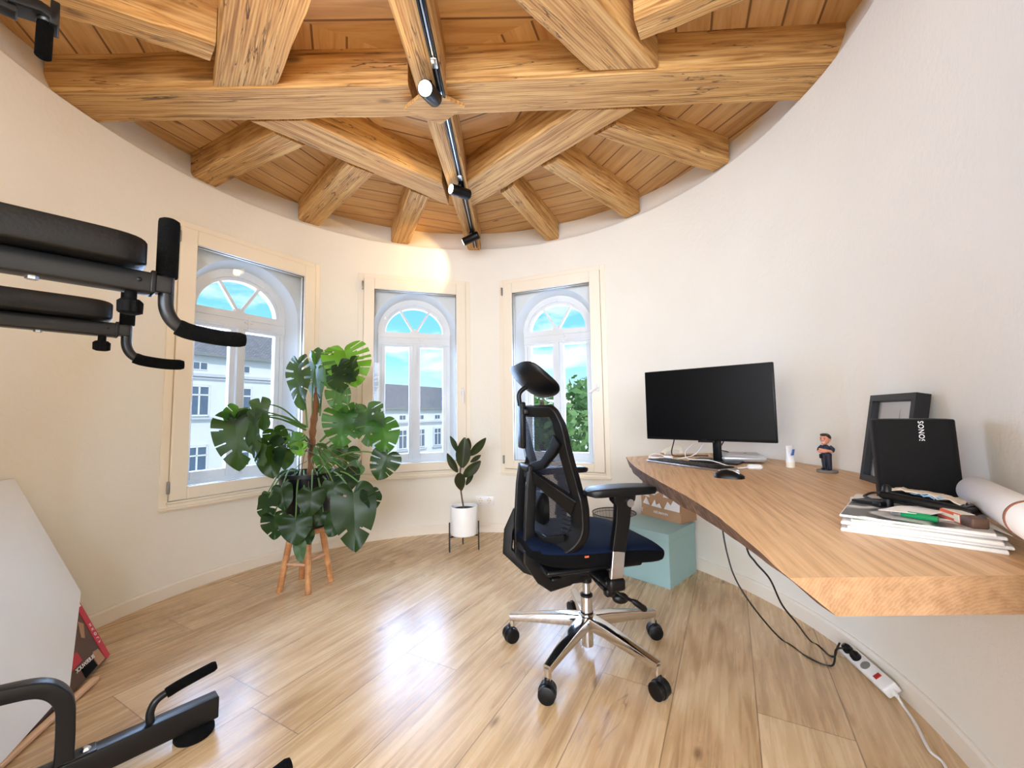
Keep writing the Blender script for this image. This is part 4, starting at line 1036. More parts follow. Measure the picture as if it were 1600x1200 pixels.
# pile of magazines and small things on it
C0 = Vector((.70, .85)); ul = Vector((.59, .807)).normalized(); uf = Vector((.735, -.678)).normalized()
mags = [('printw', .300, .225, 0, .006, 'bottom magazine of the pile under all the others'), ('paper', .29, .222, 2.2, .005, 'white magazine second from the bottom of the pile'),
        ('printw', .285, .22, -1.5, .006, 'middle magazine of the pile with curled pages'), ('paper', .28, .21, 3, .005, 'magazine just below the topmost dark one')]
z = ZD
def pagemat(name, c1, c2, sc):
    n = N(name); v = n.coord('Object', rot=(0, 0, .5)); x = n.noise(v, sc, 2, .5, .4); n.bsdf(n.ramp(x, [(.46, s2l(c1)), (.53, s2l(c2))]), .3); return n.m
M['page1'] = pagemat('dark_magazine_cover', (52, 54, 58), (206, 204, 198), 11)
M['page2'] = pagemat('green_magazine_cover', (120, 140, 92), (224, 224, 220), 14)
ctr = C0 + ul * .145 + uf * .11
for k, (mt, L_, W_, rot, th, lab) in enumerate(mags + [('page1', .285, .215, -3, .005, 'glossy magazine with a dark cover on top of the pile')]):
    t = thing('magazine', (ctr.x + .003 * math.sin(k * 2.3), ctr.y + .003 * math.cos(k * 1.7), z), math.atan2(uf.y, uf.x) + R(rot), lab, 'magazine', 'magazines piled on the desk')
    mb = MB(); mb.box((0, 0, th / 2), (W_, L_, th), bev=.0015); pg = link('pages', mb, M['printw'], t, smooth=30)
    mb = MB(); mb.box((.001, 0, th + .0004), (W_ - .004, L_ - .004, .0008)); link('cover', mb, M['page1'] if k == 4 else (M['page2'] if k == 3 else M['paper']), t, smooth=0)
    z += th + .0012
ZT = z
def onp(px, py, zz): p = at(px, py, zz); return p
def flat(name, pts, zz, mat, label, cat, th=.0006):
    P = [onp(*q, zz) for q in pts]; mb = MB(); mb.prism([(p.x, p.y) for p in P], zz, zz + th); return tag(link(name, mb, mat, smooth=0), label, cat)
flat('envelope', [(1372, 797), (1402, 791), (1455, 791), (1490, 798), (1452, 805)], ZT + .011, M['paper'], 'loose sheet of white paper lying over the green pen', 'paper', .0008)
flat('paper_sheet', [(1470, 812), (1540, 822), (1582, 838), (1530, 806)], ZT + .0003, M['paper'], 'white sheet sticking out to the right below the small carton', 'paper')
a = onp(1408, 803, ZT + .006); b = onp(1466, 812, ZT + .006)
t = thing('green_pen', (a + b) / 2, math.atan2((b - a).y, (b - a).x), 'shiny green marker pen lying on the dark magazine', 'pen'); L_ = (b - a).length
mb = MB(); mb.tube([(-L_ / 2, 0, 0), (-L_ / 2 + .004, 0, 0), (L_ / 2, 0, 0)], [.0045, .0052, .0058], 16); link('barrel', mb, M['green'], t)
mb = MB(); mb.tube([(-L_ / 2 - .016, 0, 0), (-L_ / 2 - .012, 0, 0), (-L_ / 2, 0, 0)], [.002, .0045, .0045], 14); link('tip', mb, M['steel'], t)
mb = MB(); mb.box((0, 0, .006), (L_ * .6, .003, .002)); link('clip', mb, M['green'], t, smooth=0)
a = onp(1478, 806, ZT + .001); b = onp(1528, 824, ZT + .001); d = b - a
t = thing('small_carton', ((a + b) / 2).xy.to_3d() + Vector((0, 0, ZT)), math.atan2(d.y, d.x), 'narrow orange and brown carton lying on the magazines', 'box')
mb = MB(); mb.box((-.012, 0, .009), (.07, .024, .018), bev=.001); link('sleeve', mb, M['orange'], t, smooth=0)
mb = MB(); mb.box((.036, 0, .009), (.032, .025, .019), bev=.003); link('brown_end', mb, M['brown'], t)
mb = MB(); mb.box((-.012, 0, .0184), (.066, .02, .0008)); mb.box((-.012, -.0123, .009), (.05, .0006, .006)); mb.box((.012, -.0124, .009), (.014, .0008, .014)); link('label_print', mb, M['cream'], t, smooth=0)
# long black tray with crumpled paper on it
a = Vector(aty(1388, 772, .93)); b = Vector(aty(1540, 803, .80)); 
t = thing('black_tray', (a + b) / 2, 0, 'long flat black tray tilted across the pile in front of the loudspeaker', 'tray')
mid = (a + b) / 2; d = (b - a); yv = Vector((.5, .86, 0)); R3 = frame4((0, 0, 0), d, yv).to_3x3()
mb = MB(); mb.box((0, .01, 0), (d.length, .07, .016), rot=R3, bev=.006); link('body', mb, M['black'], t)
mb = MB(); mb.box((0, .01, .0085), (d.length - .02, .055, .002), rot=R3); link('inlay', mb, M['gunmetal'], t, smooth=0)
mb = MB(); nx, ny = 14, 7; V = []
for i in range(nx + 1):
    for j in range(ny + 1):
        x = -d.length / 2 + .002 + .115 * i / nx; y = -.018 + .062 * j / ny; V.append(mid + R3 @ Vector((x, y, .012 + .007 * noise.noise(Vector((i * .55, j * .7, 4))) + .006 * math.sin(PI * i / nx))))
mb.add(V, [(i * (ny + 1) + j, (i + 1) * (ny + 1) + j, (i + 1) * (ny + 1) + j + 1, i * (ny + 1) + j + 1) for i in range(nx) for j in range(ny)])
o = tag(link('crumpled_paper', mb, plain('beige_paper', (205, 190, 172), .8), smooth=50, fix=False), 'crumpled beige paper lying on the black tray', 'paper'); o.modifiers.new('thickness', 'SOLIDIFY').thickness = .0012
mb = MB(); V = []
for i in range(8):
    for j in range(5):
        x = -.03 + .05 * i / 7; y = -.022 + .025 * j / 4; V.append(mid + R3 @ Vector((x, y, .015 + .008 * noise.noise(Vector((i * .9, j * .9, 9))))))
mb.add(V, [(i * 5 + j, (i + 1) * 5 + j, (i + 1) * 5 + j + 1, i * 5 + j + 1) for i in range(7) for j in range(4)])
o = tag(link('plastic_wrapper', mb, plain('pale_blue_glint', (150, 186, 214), .12), smooth=0, fix=False), 'pale blue patch standing in for the bluish glint on the black tray', 'wrapper'); o.modifiers.new('thickness', 'SOLIDIFY').thickness = .0008  # pale blue sheet paints the bluish glint on the tray
p = aty(1388, 796, .92); t = thing('black_plug', (p.x, p.y, ZT), 0, 'short upright black plug between loudspeaker and magazines', 'plug')
mb = MB(); mb.tube([(0, 0, .0), (0, 0, .03), (0, 0, .045), (0, 0, .05)], [.010, .010, .008, .004], 14); link('body', mb, M['black'], t)
mb = MB(); mb.box((-.014, .004, .006), (.02, .02, .012), bev=.003); link('block', mb, M['black'], t)
mb = MB(); mb.tube(bez([aty(1350, 775, 1.02), aty(1362, 770, 1.05), aty(1378, 771, 1.03), aty(1392, 778, .98), aty(1420, 785, .93), aty(1455, 786, .90), aty(1475, 792, .87), aty(1440, 790, .90), aty(1395, 784, .95), aty(1365, 781, .98), aty(1350, 775, 1.02)], 6), .0028, 8)
tag(link('black_cable', mb, M['cableb']), 'tangled black cable in front of the loudspeaker', 'cable')
flat('black_notebook', [(1331, 783), (1352, 781), (1386, 783), (1383, 790)], ZT + .0005, M['black'], 'thin black wallet poking out beside the loudspeaker', 'wallet', .005)
# rolled poster
a = Vector((.72, .50, ZT + .033)); b = Vector((1.035, .915, ZT + .0325)); 
t = thing('rolled_poster', a, 0, 'rolled white drawing paper with a dark band at the right edge of the desk', 'paper roll')
d = (b - a).normalized(); mb = MB(); mb.tube([(0, 0, 0), b - a], .031, 36, cap=False); o = link('sheet', mb, M['paper'], t, fix=False, smooth=60); o.modifiers.new('thickness', 'SOLIDIFY').thickness = .0015
mb = MB(); mb.tube([d * .215, d * .219, d * .223], .0322, 36, cap=False); o = link('band', mb, M['kraftdark'], t, fix=False); o.modifiers.new('thickness', 'SOLIDIFY').thickness = .0015
mb = MB(); mb.tube([(0, 0, .0), (b - a) * .98], .025, 30, cap=False); link('inner_turn', mb, M['paper'], t, fix=False)

# ------------------------------------------------------------------ below the desk
def mintbox():
    e1 = Vector((.723, .69)); c = Vector((.872, 2.331)) + e1 * .18 + Vector((-.69, .723)) * .175
    t = thing('storage_box', (c.x, c.y, 0), math.atan2(e1.y, e1.x), 'mint green cardboard storage box with lid on the floor under the desk', 'box')
    mb = MB(); mb.box((0, 0, .146), (.355, .345, .292), bev=.002); link('body', mb, M['mint'], t, smooth=0)
    mb = MB(); mb.box((0, 0, .280), (.363, .353, .046), bev=.002); link('lid', mb, M['mint'], t, smooth=0)
mintbox()
def paperbag():
    z0 = .3035; A = at(1002, 803, z0); B = at(1064, 819, z0); Cc = at(1089, 811, z0)
    u = (B - A); v = (Cc - B); W = u.length; D = min(v.length, .16); u.normalize(); v.normalize()
    t = thing('paper_bag', (A.x, A.y, z0), math.atan2(u.y, u.x), 'brown paper bag printed with white mountains standing on the mint green box', 'bag')
    mb = MB(); rings = []; H = .30
    n_ = 9
    for i in range(n_):
        q = i / (n_ - 1); zz = H * q; pin = D * .5 * q ** 1.6; bul = .006 * math.sin(q * 9)
        rings.append([Vector((-.002 + bul, .0 + pin * .55, zz)), Vector((W * .5, -.006 + pin * .55 + bul, zz)), Vector((W + .002, .0 + pin * .55, zz)), Vector((W - .012 * q * 1.2 + .0, D * .5, zz)), Vector((W, D - pin * .8, zz)), Vector((0, D - pin * .8, zz)), Vector((.012 * q, D * .5, zz))])
    mb.loft(rings); o = link('sack', mb, M['kraft'], t, smooth=25)
    # printed mountains: thin shapes following the front face
    def fr(x, zz): q = zz / H; return Vector((x, -.0075 + D * .5 * q ** 1.6 * .55 - .003 * math.sin(PI * min(1, max(0, x / W))), zz))
    mb = MB()
    for tri in ([(0, .13), (.05 * W / .2, .125), (.02 * W / .2, .175), (0, .19)], [(.02, .08), (.08, .075), (.045, .125)], [(.09, .072), (.175, .07), (.155, .10), (.13, .085), (.118, .118)], [(W * .62, .07), (W - .004, .068), (W - .004, .18), (W * .86, .15), (W * .78, .10), (W * .70, .12)], [(.03, .145), (W * .8, .14), (W * .7, .19), (W * .4, .165), (W * .3, .185)]):
        mb.add([fr(min(x, W - .003), zz) for x, zz in tri], [tuple(range(len(tri)))])
    link('mountain_print', mb, M['printw'], t, smooth=0, fix=False)
    text('bag_letters', 'NEUMANN', .022, M['printw'], t, frame4((W * .55, -.012, .040), (1, 0, 0), (0, .12, 1)), spacing=1.0)
    mb = MB(); mb.box((.018, -.010, .045), (.014, .001, .004)); mb.box((.018, -.010, .036), (.003, .001, .022)); link('bag_logo', mb, M['printw'], t, smooth=0)
paperbag()
def bin_():
    t = thing('wire_basket', (.715, 2.93, 0), 0, 'round dark wire mesh waste basket behind the office chair seat', 'waste basket')
    mb = MB(); k = 24
    for zz in (.283, .262):
        pts = [(.152 * math.cos(2 * PI * i / 40), .152 * math.sin(2 * PI * i / 40), zz) for i in range(41)]; mb.tube(pts, .0035 if zz > .28 else .0015, 8, cap=False)
    pts = [(.112 * math.cos(2 * PI * i / 40), .112 * math.sin(2 * PI * i / 40), .004) for i in range(41)]; mb.tube(pts, .003, 8, cap=False)
    link('rim', mb, M['gunmetal'], t)
    n = N('wire_mesh'); b = n.bsdf(s2l((60, 60, 64)), .4, .5); tr = n.n('ShaderNodeBsdfTransparent'); mx = n.n('ShaderNodeMixShader'); mx.inputs[0].default_value = .35
    n.l(tr.outputs[0], mx.inputs[1]); n.l(b.outputs[0], mx.inputs[2]); n.l(mx.outputs[0], n.out.inputs[0])
    mb = MB(); mb.lathe([(.112, .004), (.151, .28)], seg=40); mb.lathe([(.001, .005), (.112, .005)], seg=40); link('mesh_wall', mb, n.m, t)
    mb = MB()
    for i in range(36):
        a = 2 * PI * i / 36; mb.tube([(.112 * math.cos(a), .112 * math.sin(a), .004), (.151 * math.cos(a), .151 * math.sin(a), .28)], .0008, 5)
    link('wires', mb, M['gunmetal'], t)
bin_()

# power strip and cables
def strip():
    A = Vector((1.335, 1.700)); B = Vector((1.292, 1.455)); u = (B - A).normalized(); c = (A + B) / 2; L_ = (B - A).length
    t = thing('power_strip', (c.x, c.y, .03), math.atan2(u.y, u.x), 'white power strip with red switch on the floor against the skirting board', 'power strip')
    # local X along strip; its face looks up and towards the room (local -Y is the room side after rotation by u)
    sgn = -1 if (Matrix.Rotation(math.atan2(u.y, u.x), 3, 'Z') @ Vector((0, 1, 0))).x > 0 else 1
    tilt = Matrix.Rotation(R(38) * sgn * -1, 3, 'X')
    mb = MB(); mb.box((0, 0, 0), (L_, .052, .036), rot=tilt, bev=.006); link('body', mb, M['white'], t)
    for i in range(3):
        x = -L_ / 2 + .035 + i * .048; mb = MB(); mb.tube([tilt @ Vector((x, 0, .0175)), tilt @ Vector((x, 0, .0188))], .0195, 24); k = link('socket', mb, M['cablew'], t)
        mb = MB(); mb.tube([tilt @ Vector((x, 0, .0188)), tilt @ Vector((x, 0, .0192))], .017, 24); link('socket_well', mb, M['grey'] if i == 2 else M['black'], k)
        if i < 2:
            mb = MB(); mb.tube([tilt @ Vector((x, 0, .019)), tilt @ Vector((x, 0, .034)), tilt @ Vector((x - .004, 0, .044))], [.0175, .0165, .009], 20); link('plug', mb, M['black'], k)
    mb = MB(); x = L_ / 2 - .055; mb.box(tilt @ Vector((x, 0, .0185)), (.016, .024, .006), rot=tilt, bev=.001); link('switch', mb, M['redsw'], t)
    mb = MB(); mb.tube([(L_ / 2 - .002, 0, 0), (L_ / 2 + .02, 0, -.004)], [.009, .006], 12); link('cable_gland', mb, M['white'], t)
strip()
fl = lambda px, py: at(px, py, .006)
mb = MB(); mb.tube(bez([(.93, 1.86, .685), aty(1128, 820, 1.80), aty(1138, 872, 1.77), aty(1152, 910, 1.75), aty(1182, 955, 1.73), fl(1222, 1000), fl(1268, 1030), fl(1300, 1040), (1.27, 1.67, .045), (1.30, 1.665, .055)], 8), .0035, 8); mb.v = [(a, b, max(c, .002)) for a, b, c in mb.v]
tag(link('black_cable', mb, M['cableb']), 'left of two black cables hanging from the desk to the power strip', 'cable')
mb = MB(); mb.tube(bez([(.86, 1.55, .685), aty(1166, 852, 1.50), aty(1180, 878, 1.52), aty(1203, 905, 1.55), aty(1222, 945, 1.58), aty(1246, 975, 1.60), fl(1268, 1003), fl(1300, 1026), (1.295, 1.695, .04), (1.31, 1.70, .055)], 8), .0035, 8); mb.v = [(a, b, max(c, .002)) for a, b, c in mb.v]
tag(link('black_cable', mb, M['cableb']), 'right of two black cables hanging from the desk to the power strip', 'cable')
mb = MB(); mb.tube(bez([(1.288, 1.435, .026), fl(1412, 1104), fl(1430, 1130), fl(1452, 1172), fl(1480, 1205), (.98, .98, .006), (.95, .80, .006)], 8), .0042, 8)
tag(link('white_cable', mb, M['cablew']), 'white mains cable running along the floor from the power strip', 'cable')

# ------------------------------------------------------------------ wall socket
def sockets():
    p = Vector((-.245, 3.493)); a = math.atan2(p.y - CY, p.x - CX); r_ = RR - .002
    t = thing('wall_socket', (CX + r_ * math.cos(a), CY + r_ * math.sin(a), .262), a - PI / 2, 'white double wall socket below and between the middle and right windows', 'socket')
    mb = MB(); mb.box((0, -.004, 0), (.152, .010, .080), bev=.003); link('plate', mb, M['white'], t)
    for x in (-.036, .036):
        mb = MB(); mb.tube([(x, -.0105, 0), (x, -.0085, 0)], [.0215, .0215], 28); k = link('socket_well', mb, M['trim'], t)
        mb = MB()
        for s in (-1, 1): mb.tube([(x + s * .0095, -.0112, 0), (x + s * .0095, -.010, 0)], .003, 10)
        mb.box((x, -.0108, .019), (.005, .001, .004)); mb.box((x, -.0108, -.019), (.005, .001, .004)); link('contacts', mb, M['black'], k)
sockets()

# ------------------------------------------------------------------ rubber plant on its stand
def leafmesh(L, W, fold=.25, droop=.15, prof='ell', n=14, m_=4):
    V = []; F = []
    for i in range(n + 1):
        u = i / n; w_ = W / 2 * (math.sin(PI * min(1, .03 + u * .95)) ** .75) * (1 - .15 * u)
        for j in range(-m_, m_ + 1):
            x = w_ * j / m_; V.append((x, u * L, fold * abs(x) - droop * L * u * u))
    k = 2 * m_ + 1
    for i in range(n):
        for j in range(k - 1): F.append((i * k + j, i * k + j + 1, (i + 1) * k + j + 1, (i + 1) * k + j))
    mb = MB(); mb.add(V, F); return mb
def rubber():
    c = Vector((-.372, 3.06))
    s = thing('plant_stand', (c.x, c.y, 0), 0, 'slim black metal three-legged plant stand below the middle window', 'plant stand')
    feet = [(-.470, 3.00), (-.262, 3.045), (-.395, 3.180)]
    for fx, fy in feet:
        mb = MB(); mb.box((fx - c.x, fy - c.y, .105), (.010, .010, .21), bev=.001); link('leg', mb, M['black'], s, smooth=0)
    mb = MB(); 
    for fx, fy in feet: mb.tube([(0, 0, .105), (fx - c.x, fy - c.y, .105)], .0055, 8)
    link('cross_bar', mb, M['black'], s)
    t = thing('rubber_plant', (c.x, c.y, .111), 0, 'small dark-leaved rubber plant in a round white pot on a black stand', 'potted plant')
    mb = MB(); mb.lathe([(.001, 0), (.092, 0), (.098, .006), (.100, .20), (.098, .206), (.092, .206), (.090, .18), (.001, .178)], seg=40); link('pot', mb, plain('white_pot', (236, 234, 230), .35, var=.01), t)
    mb = MB(); mb.lathe([(.001, .182), (.090, .182)], seg=24); mb.lathe([(.001, .186), (.05, .184)], seg=12); link('soil', mb, M['soil'], t)
    off = Vector((c.x, c.y, .111)); Y0 = 3.06
    mb = MB(); mb.tube(bez([(0, 0, .175), aty(720, 765, Y0) - off, aty(719, 740, Y0) - off, aty(722, 715, Y0) - off, aty(726, 695, Y0) - off], 5), .006, 8); link('stem', mb, M['stalkb'], t)
    # base px, tip px, width px, tip depth offset, roll
    for bx, by, tx, ty, w_, dy, roll in ((724, 728, 727, 685, 25, -.03, 0), (721, 766, 720, 738, 18, -.10, 5), (714, 706, 704, 681, 9, .0, 30), (715, 738, 698, 709, 12, -.03, -30), (733, 712, 760, 685, 14, .02, 30),
                                      (724, 745, 751, 721, 17, -.03, 15), (735, 722, 752, 711, 8, .06, 10), (728, 758, 740, 736, 9, .05, 10), (726, 712, 732, 684, 16, .05, 0)):
        if (bx, by) == (724, 728): a, b = aty(722, 731, Y0 - .01), aty(726, 684, Y0 + dy)
        elif (bx, by) == (721, 766): a, b = aty(717, 739, Y0 - .01), aty(721, 766, Y0 + dy)
        else: a, b = aty(bx, by, Y0), aty(tx, ty, Y0 + dy)
        yv = (b - a); L_ = yv.length; y = yv.normalized(); vd = (Vector((0, 0, 1.0)) - a).normalized(); x = y.cross(vd).normalized(); z_ = x.cross(y)
        q = Matrix.Rotation(R(roll), 3, y); x = q @ x; z_ = q @ z_
        W_ = w_ / 629 * Y0 / max(.4, abs(math.cos(R(roll)))); mb = leafmesh(L_, W_, fold=.25, droop=.06); o = link('leaf', mb, M['ficus'], t, smooth=60, fix=False)
        o.matrix_local = Matrix(((x.x, y.x, z_.x, a.x - off.x), (x.y, y.y, z_.y, a.y - off.y), (x.z, y.z, z_.z, a.z - off.z), (0, 0, 0, 1)))
rubber()

# ------------------------------------------------------------------ monstera on a wooden stool
PC = Vector((-1.235, 2.455))
def stool():
    t = thing('wooden_stool', (PC.x, PC.y, 0), 0, 'four-legged wooden stool carrying the big split-leaf plant', 'stool')
    feet = [(-1.345, 2.375), (-1.165, 2.345), (-1.115, 2.520), (-1.315, 2.560)]
    tops = []
    for fx, fy in feet:
        d = Vector((fx - PC.x, fy - PC.y, 0)); tp = d * .60 + Vector((0, 0, .325)); tops.append((d, tp))
        mb = MB(); mb.cyl(d, tp, .0165, .018, 20); link('leg', mb, M['stool'], t)
    mb = MB()
    for i in range(4):
        z_ = (.15, .17, .15, .17)[i]; d1, t1 = tops[i]; d2, t2 = tops[(i + 1) % 4]; mb.cyl(d1.lerp(t1, z_ / .325), d2.lerp(t2, z_ / .325), .0075, seg=12)
    link('rung', mb, plain('pale_beech', (206, 164, 130), .5), t)
    mb = MB(); mb.lathe([(.001, .320), (.120, .320), (.128, .328), (.128, .342), (.120, .348), (.001, .348)], seg=40); link('seat', mb, M['stool'], t)
stool()
OUT = [(0, 1), (.09, .95), (.22, .84), (.36, .66), (.46, .45), (.50, .22), (.48, 0), (.39, -.13), (.24, -.19), (.10, -.16), (.02, -.05)]
def monstera_leaf(L, W, slits=6, seed=0, fold=.10, droop=.22, holes=True):
    rnd = random.Random(seed); o = [(p.x, p.y) for p in bez([(x, y, 0) for x, y in OUT], 8)]; n = len(o) - 1
    V = []; F = []; m_ = 6
    mid = []
    for i in range(n + 1):
        s = i / n; my = L * (.96 * (1 - s / .72) ** 1.15 if s < .72 else 0); mid.append(max(0, my))
    for side in (-1, 1):
        cells = set(); depth = {}
        for k in range(slits):
            s = .17 + .56 * (k + .5 + rnd.uniform(-.18, .18)) / slits; i0 = int(s * n)
            for q in range(rnd.choice((1, 2, 2, 3))): depth[i0 + q] = rnd.uniform(.30, .6)
        base = len(V)
        for i in range(n + 1):
            for j in range(m_ + 1):
                t = j / m_; x0, y0 = 0, mid[i]; x1, y1 = o[i][0] * W, o[i][1] * L
                yy = y0 + (y1 - y0) * (t ** 1.25); xx = x1 * t
                z = fold * abs(xx) * 1.2 - droop * (yy / L) ** 2 * L * .5 - .35 * droop * (xx / W) ** 2 * W * 4 * .5 + .022 * math.sin(i * .22 + side + seed) * t * W * 2
                V.append((side * xx, yy, z))
        for i in range(n):
            for j in range(m_):
                if i in depth and (j + .5) / m_ > depth[i]: continue
                a = base + i * (m_ + 1) + j; f = (a, a + 1, a + m_ + 2, a + m_ + 1); F.append(f if side > 0 else tuple(reversed(f)))
    mb = MB(); mb.add(V, F); return mb
def monstera():
    off = Vector((PC.x, PC.y, .348)); Yc = PC.y
    t = thing('monstera_plant', off, 0, 'large split-leaf monstera in a black pot on the wooden stool by the left window', 'potted plant')
    mb = MB(); mb.lathe([(.001, 0), (.118, 0), (.122, .004), (.156, .295), (.166, .297), (.166, .318), (.158, .318), (.152, .285), (.001, .28)], seg=40); link('pot', mb, M['potblack'], t)
    mb = MB(); mb.lathe([(.001, .286), (.152, .284)], seg=24); link('soil', mb, M['soil'], t)
    pole = [aty(485, 745, Yc), aty(487, 700, Yc), aty(489, 668, Yc), aty(494, 630, Yc), aty(497, 606, Yc)]
    mb = MB(); mb.tube([p - off for p in bez(pole, 6)], [.019 + .003 * math.sin(i * 1.9) for i in range(25)], 14); link('moss_pole', mb, M['coir'], t, smooth=0)
    # base px, tip px, depth of base / tip, width px, roll, material, slits, start of stalk px, curl
    LV = [((538, 548), (558, 602), 2.42, 2.38, 72, -8, 'leafb', 6, (545, 665), 0),
          ((466, 568), (462, 641), 2.40, 2.36, 32, 50, 'leafp', 5, (480, 668), .15), ((493, 562), (487, 645), 2.44, 2.42, 24, 62, 'leafp', 4, (488, 660), .1),
          ((507, 553), (516, 606), 2.50, 2.52, 36, -40, 'leafm', 3, (500, 650), 0), ((528, 572), (531, 612), 2.36, 2.30, 40, 35, 'leaf', 4, (520, 640), .2), ((545, 572), (552, 592), 2.36, 2.30, 30, 50, 'leaf', 2, (530, 640), .2),
          ((527, 608), (533, 645), 2.52, 2.55, 38, 0, 'leafp', 3, (520, 660), 0),
          ((542, 645), (528, 697), 2.36, 2.28, 66, 10, 'leafm', 5, (500, 690), .1), ((560, 648), (520, 668), 2.40, 2.34, 44, -20, 'leafm', 4, (500, 690), .1),
          ((573, 640), (572, 698), 2.34, 2.30, 52, 42, 'leafp', 5, (520, 690), .1), ((585, 648), (598, 662), 2.36, 2.30, 26, 30, 'leafp', 1, (530, 690), .1),
          ((596, 662), (606, 707), 2.30, 2.24, 50, -10, 'leafm', 3, (500, 700), .1), ((606, 710), (588, 750), 2.26, 2.22, 46, 15, 'leaf', 4, (510, 720), .1),
          ((367, 655), (373, 735), 2.16, 2.12, 62, 5, 'leaf', 4, (478, 668), .12), ((372, 642), (352, 662), 2.18, 2.14, 34, -25, 'leafm', 1, (478, 668), 0),
          ((382, 652), (366, 640), 2.2, 2.2, 30, 10, 'leafm', 1, (478, 672), 0), ((398, 652), (394, 722), 2.12, 2.10, 30, 74, 'leafp', 2, (478, 666), 0),
          ((407, 630), (409, 677), 2.10, 2.10, 30, 66, 'leafp', 0, (470, 662), 0), ((406, 702), (410, 729), 2.12, 2.10, 20, 66, 'leafp', 0, (470, 700), 0),
          ((420, 692), (424, 748), 2.20, 2.16, 44, 28, 'leaf', 1, (478, 700), 0), ((442, 705), (446, 733), 2.24, 2.20, 30, -30, 'leaf', 0, (478, 700), 0),
          ((428, 672), (438, 698), 2.24, 2.26, 34, 20, 'leaf', 2, (480, 690), 0), ((470, 690), (440, 684), 2.30, 2.26, 28, 10, 'leafm', 2, (484, 690), 0), ((474, 702), (452, 696), 2.30, 2.26, 22, 0, 'leafb', 0, (484, 700), 0),
          ((512, 700), (505, 738), 2.42, 2.38, 40, 0, 'leafm', 3, (490, 720), 0), ((545, 700), (530, 732), 2.45, 2.42, 40, 20, 'leaf', 2, (500, 720), 0), ((560, 728), (538, 748), 2.40, 2.36, 26, 0, 'leafp', 0, (500, 725), 0),
          ((540, 735), (548, 765), 2.30, 2.26, 40, -20, 'leaf', 1, (500, 732), .2), ((520, 752), (528, 783), 2.24, 2.20, 34, 10, 'leaf', 0, (498, 735), .2),
          ((552, 770), (556, 863), 2.10, 2.02, 66, 0, 'leaf', 2, (505, 738), .1), ((578, 768), (586, 796), 2.14, 2.10, 30, -30, 'leaf', 2, (505, 738), .1), ((530, 808), (512, 838), 2.2, 2.14, 34, 25, 'leaf', 0, (500, 738), .1),
          ((487, 768), (484, 806), 2.16, 2.12, 40, 0, 'leaf', 0, (492, 735), .2), ((462, 810), (462, 852), 2.14, 2.10, 46, 8, 'leaf', 1, (470, 735), .2), ((478, 830), (484, 850), 2.2, 2.16, 22, 0, 'leaf', 0, (475, 735), .1),
          ((440, 762), (444, 798), 2.20, 2.16, 30, 20, 'leaf', 0, (466, 735), .1), ((420, 778), (412, 815), 2.16, 2.12, 28, 40, 'leaf', 1, (462, 735), .1), ((428, 806), (432, 842), 2.14, 2.10, 36, -20, 'leaf', 3, (464, 738), .1),
          ((468, 848), (470, 880), 2.16, 2.12, 18, 20, 'leafp', 0, (476, 740), 0), ((418, 770), (413, 782), 2.2, 2.2, 14, 0, 'leaf', 0, (460, 735), 0), ((505, 800), (494, 822), 2.24, 2.2, 30, 0, 'leaf', 0, (495, 738), 0)]
    for k, (b_, tp, yb, yt, w_, roll, mt, sl, st, curl) in enumerate(LV):
        a = aty(*b_, yb); b = aty(*tp, yt); yv = b - a; L_ = yv.length; y = yv.normalized(); vd = (Vector((0, 0, 1.0)) - a).normalized(); x = y.cross(vd).normalized(); z_ = x.cross(y)
        q = Matrix.Rotation(R(roll), 3, y); x = q @ x; z_ = q @ z_; W_ = w_ / 629 * yb / max(.45, abs(math.cos(R(roll))))
        o = link('leaf', monstera_leaf(L_, W_, sl, seed=k + 3, droop=.20 + curl), M[mt], t, smooth=60, fix=False)
        o.matrix_local = Matrix(((x.x, y.x, z_.x, a.x - off.x), (x.y, y.y, z_.y, a.y - off.y), (x.z, y.z, z_.z, a.z - off.z), (0, 0, 0, 1)))
        s0 = aty(*st, Yc - .01 if st[1] < 730 else Yc - .05); mid = (s0 + a) / 2 + Vector((0, -.01, .035 if st[1] < 730 else .05)) 
        if b_[1] < st[1] - 40: mid = (s0 + a) / 2 + Vector((.01 * math.sin(k * 2.1), 0, .01))
        mb = MB(); pts = bez([s0 - off, mid - off, a - off], 7); mb.tube(pts, [.0058 - .0028 * i / (len(pts) - 1) for i in range(len(pts))], 8); link('leaf_stalk', mb, M['stalk'], t)
    rnd = random.Random(5)
    for k in range(16):
        x0 = rnd.uniform(475, 505); y0 = rnd.uniform(690, 728); x1 = rnd.uniform(450, 560); y1 = rnd.uniform(740, 800) if k % 2 else rnd.uniform(715, 745)
        a = aty(x0, y0, Yc - .02); b = aty(x1, y1, Yc - rnd.uniform(.12, .2)); mid = (a + b) / 2 + Vector((rnd.uniform(-.03, .03), -.03, rnd.uniform(.0, .06)))
        mb = MB(); mb.tube([p - off for p in bez([a, mid, b], 7)], .0019, 6); link('aerial_root', mb, M['stalkb'] if k % 3 else M['stalk'], t)
monstera()

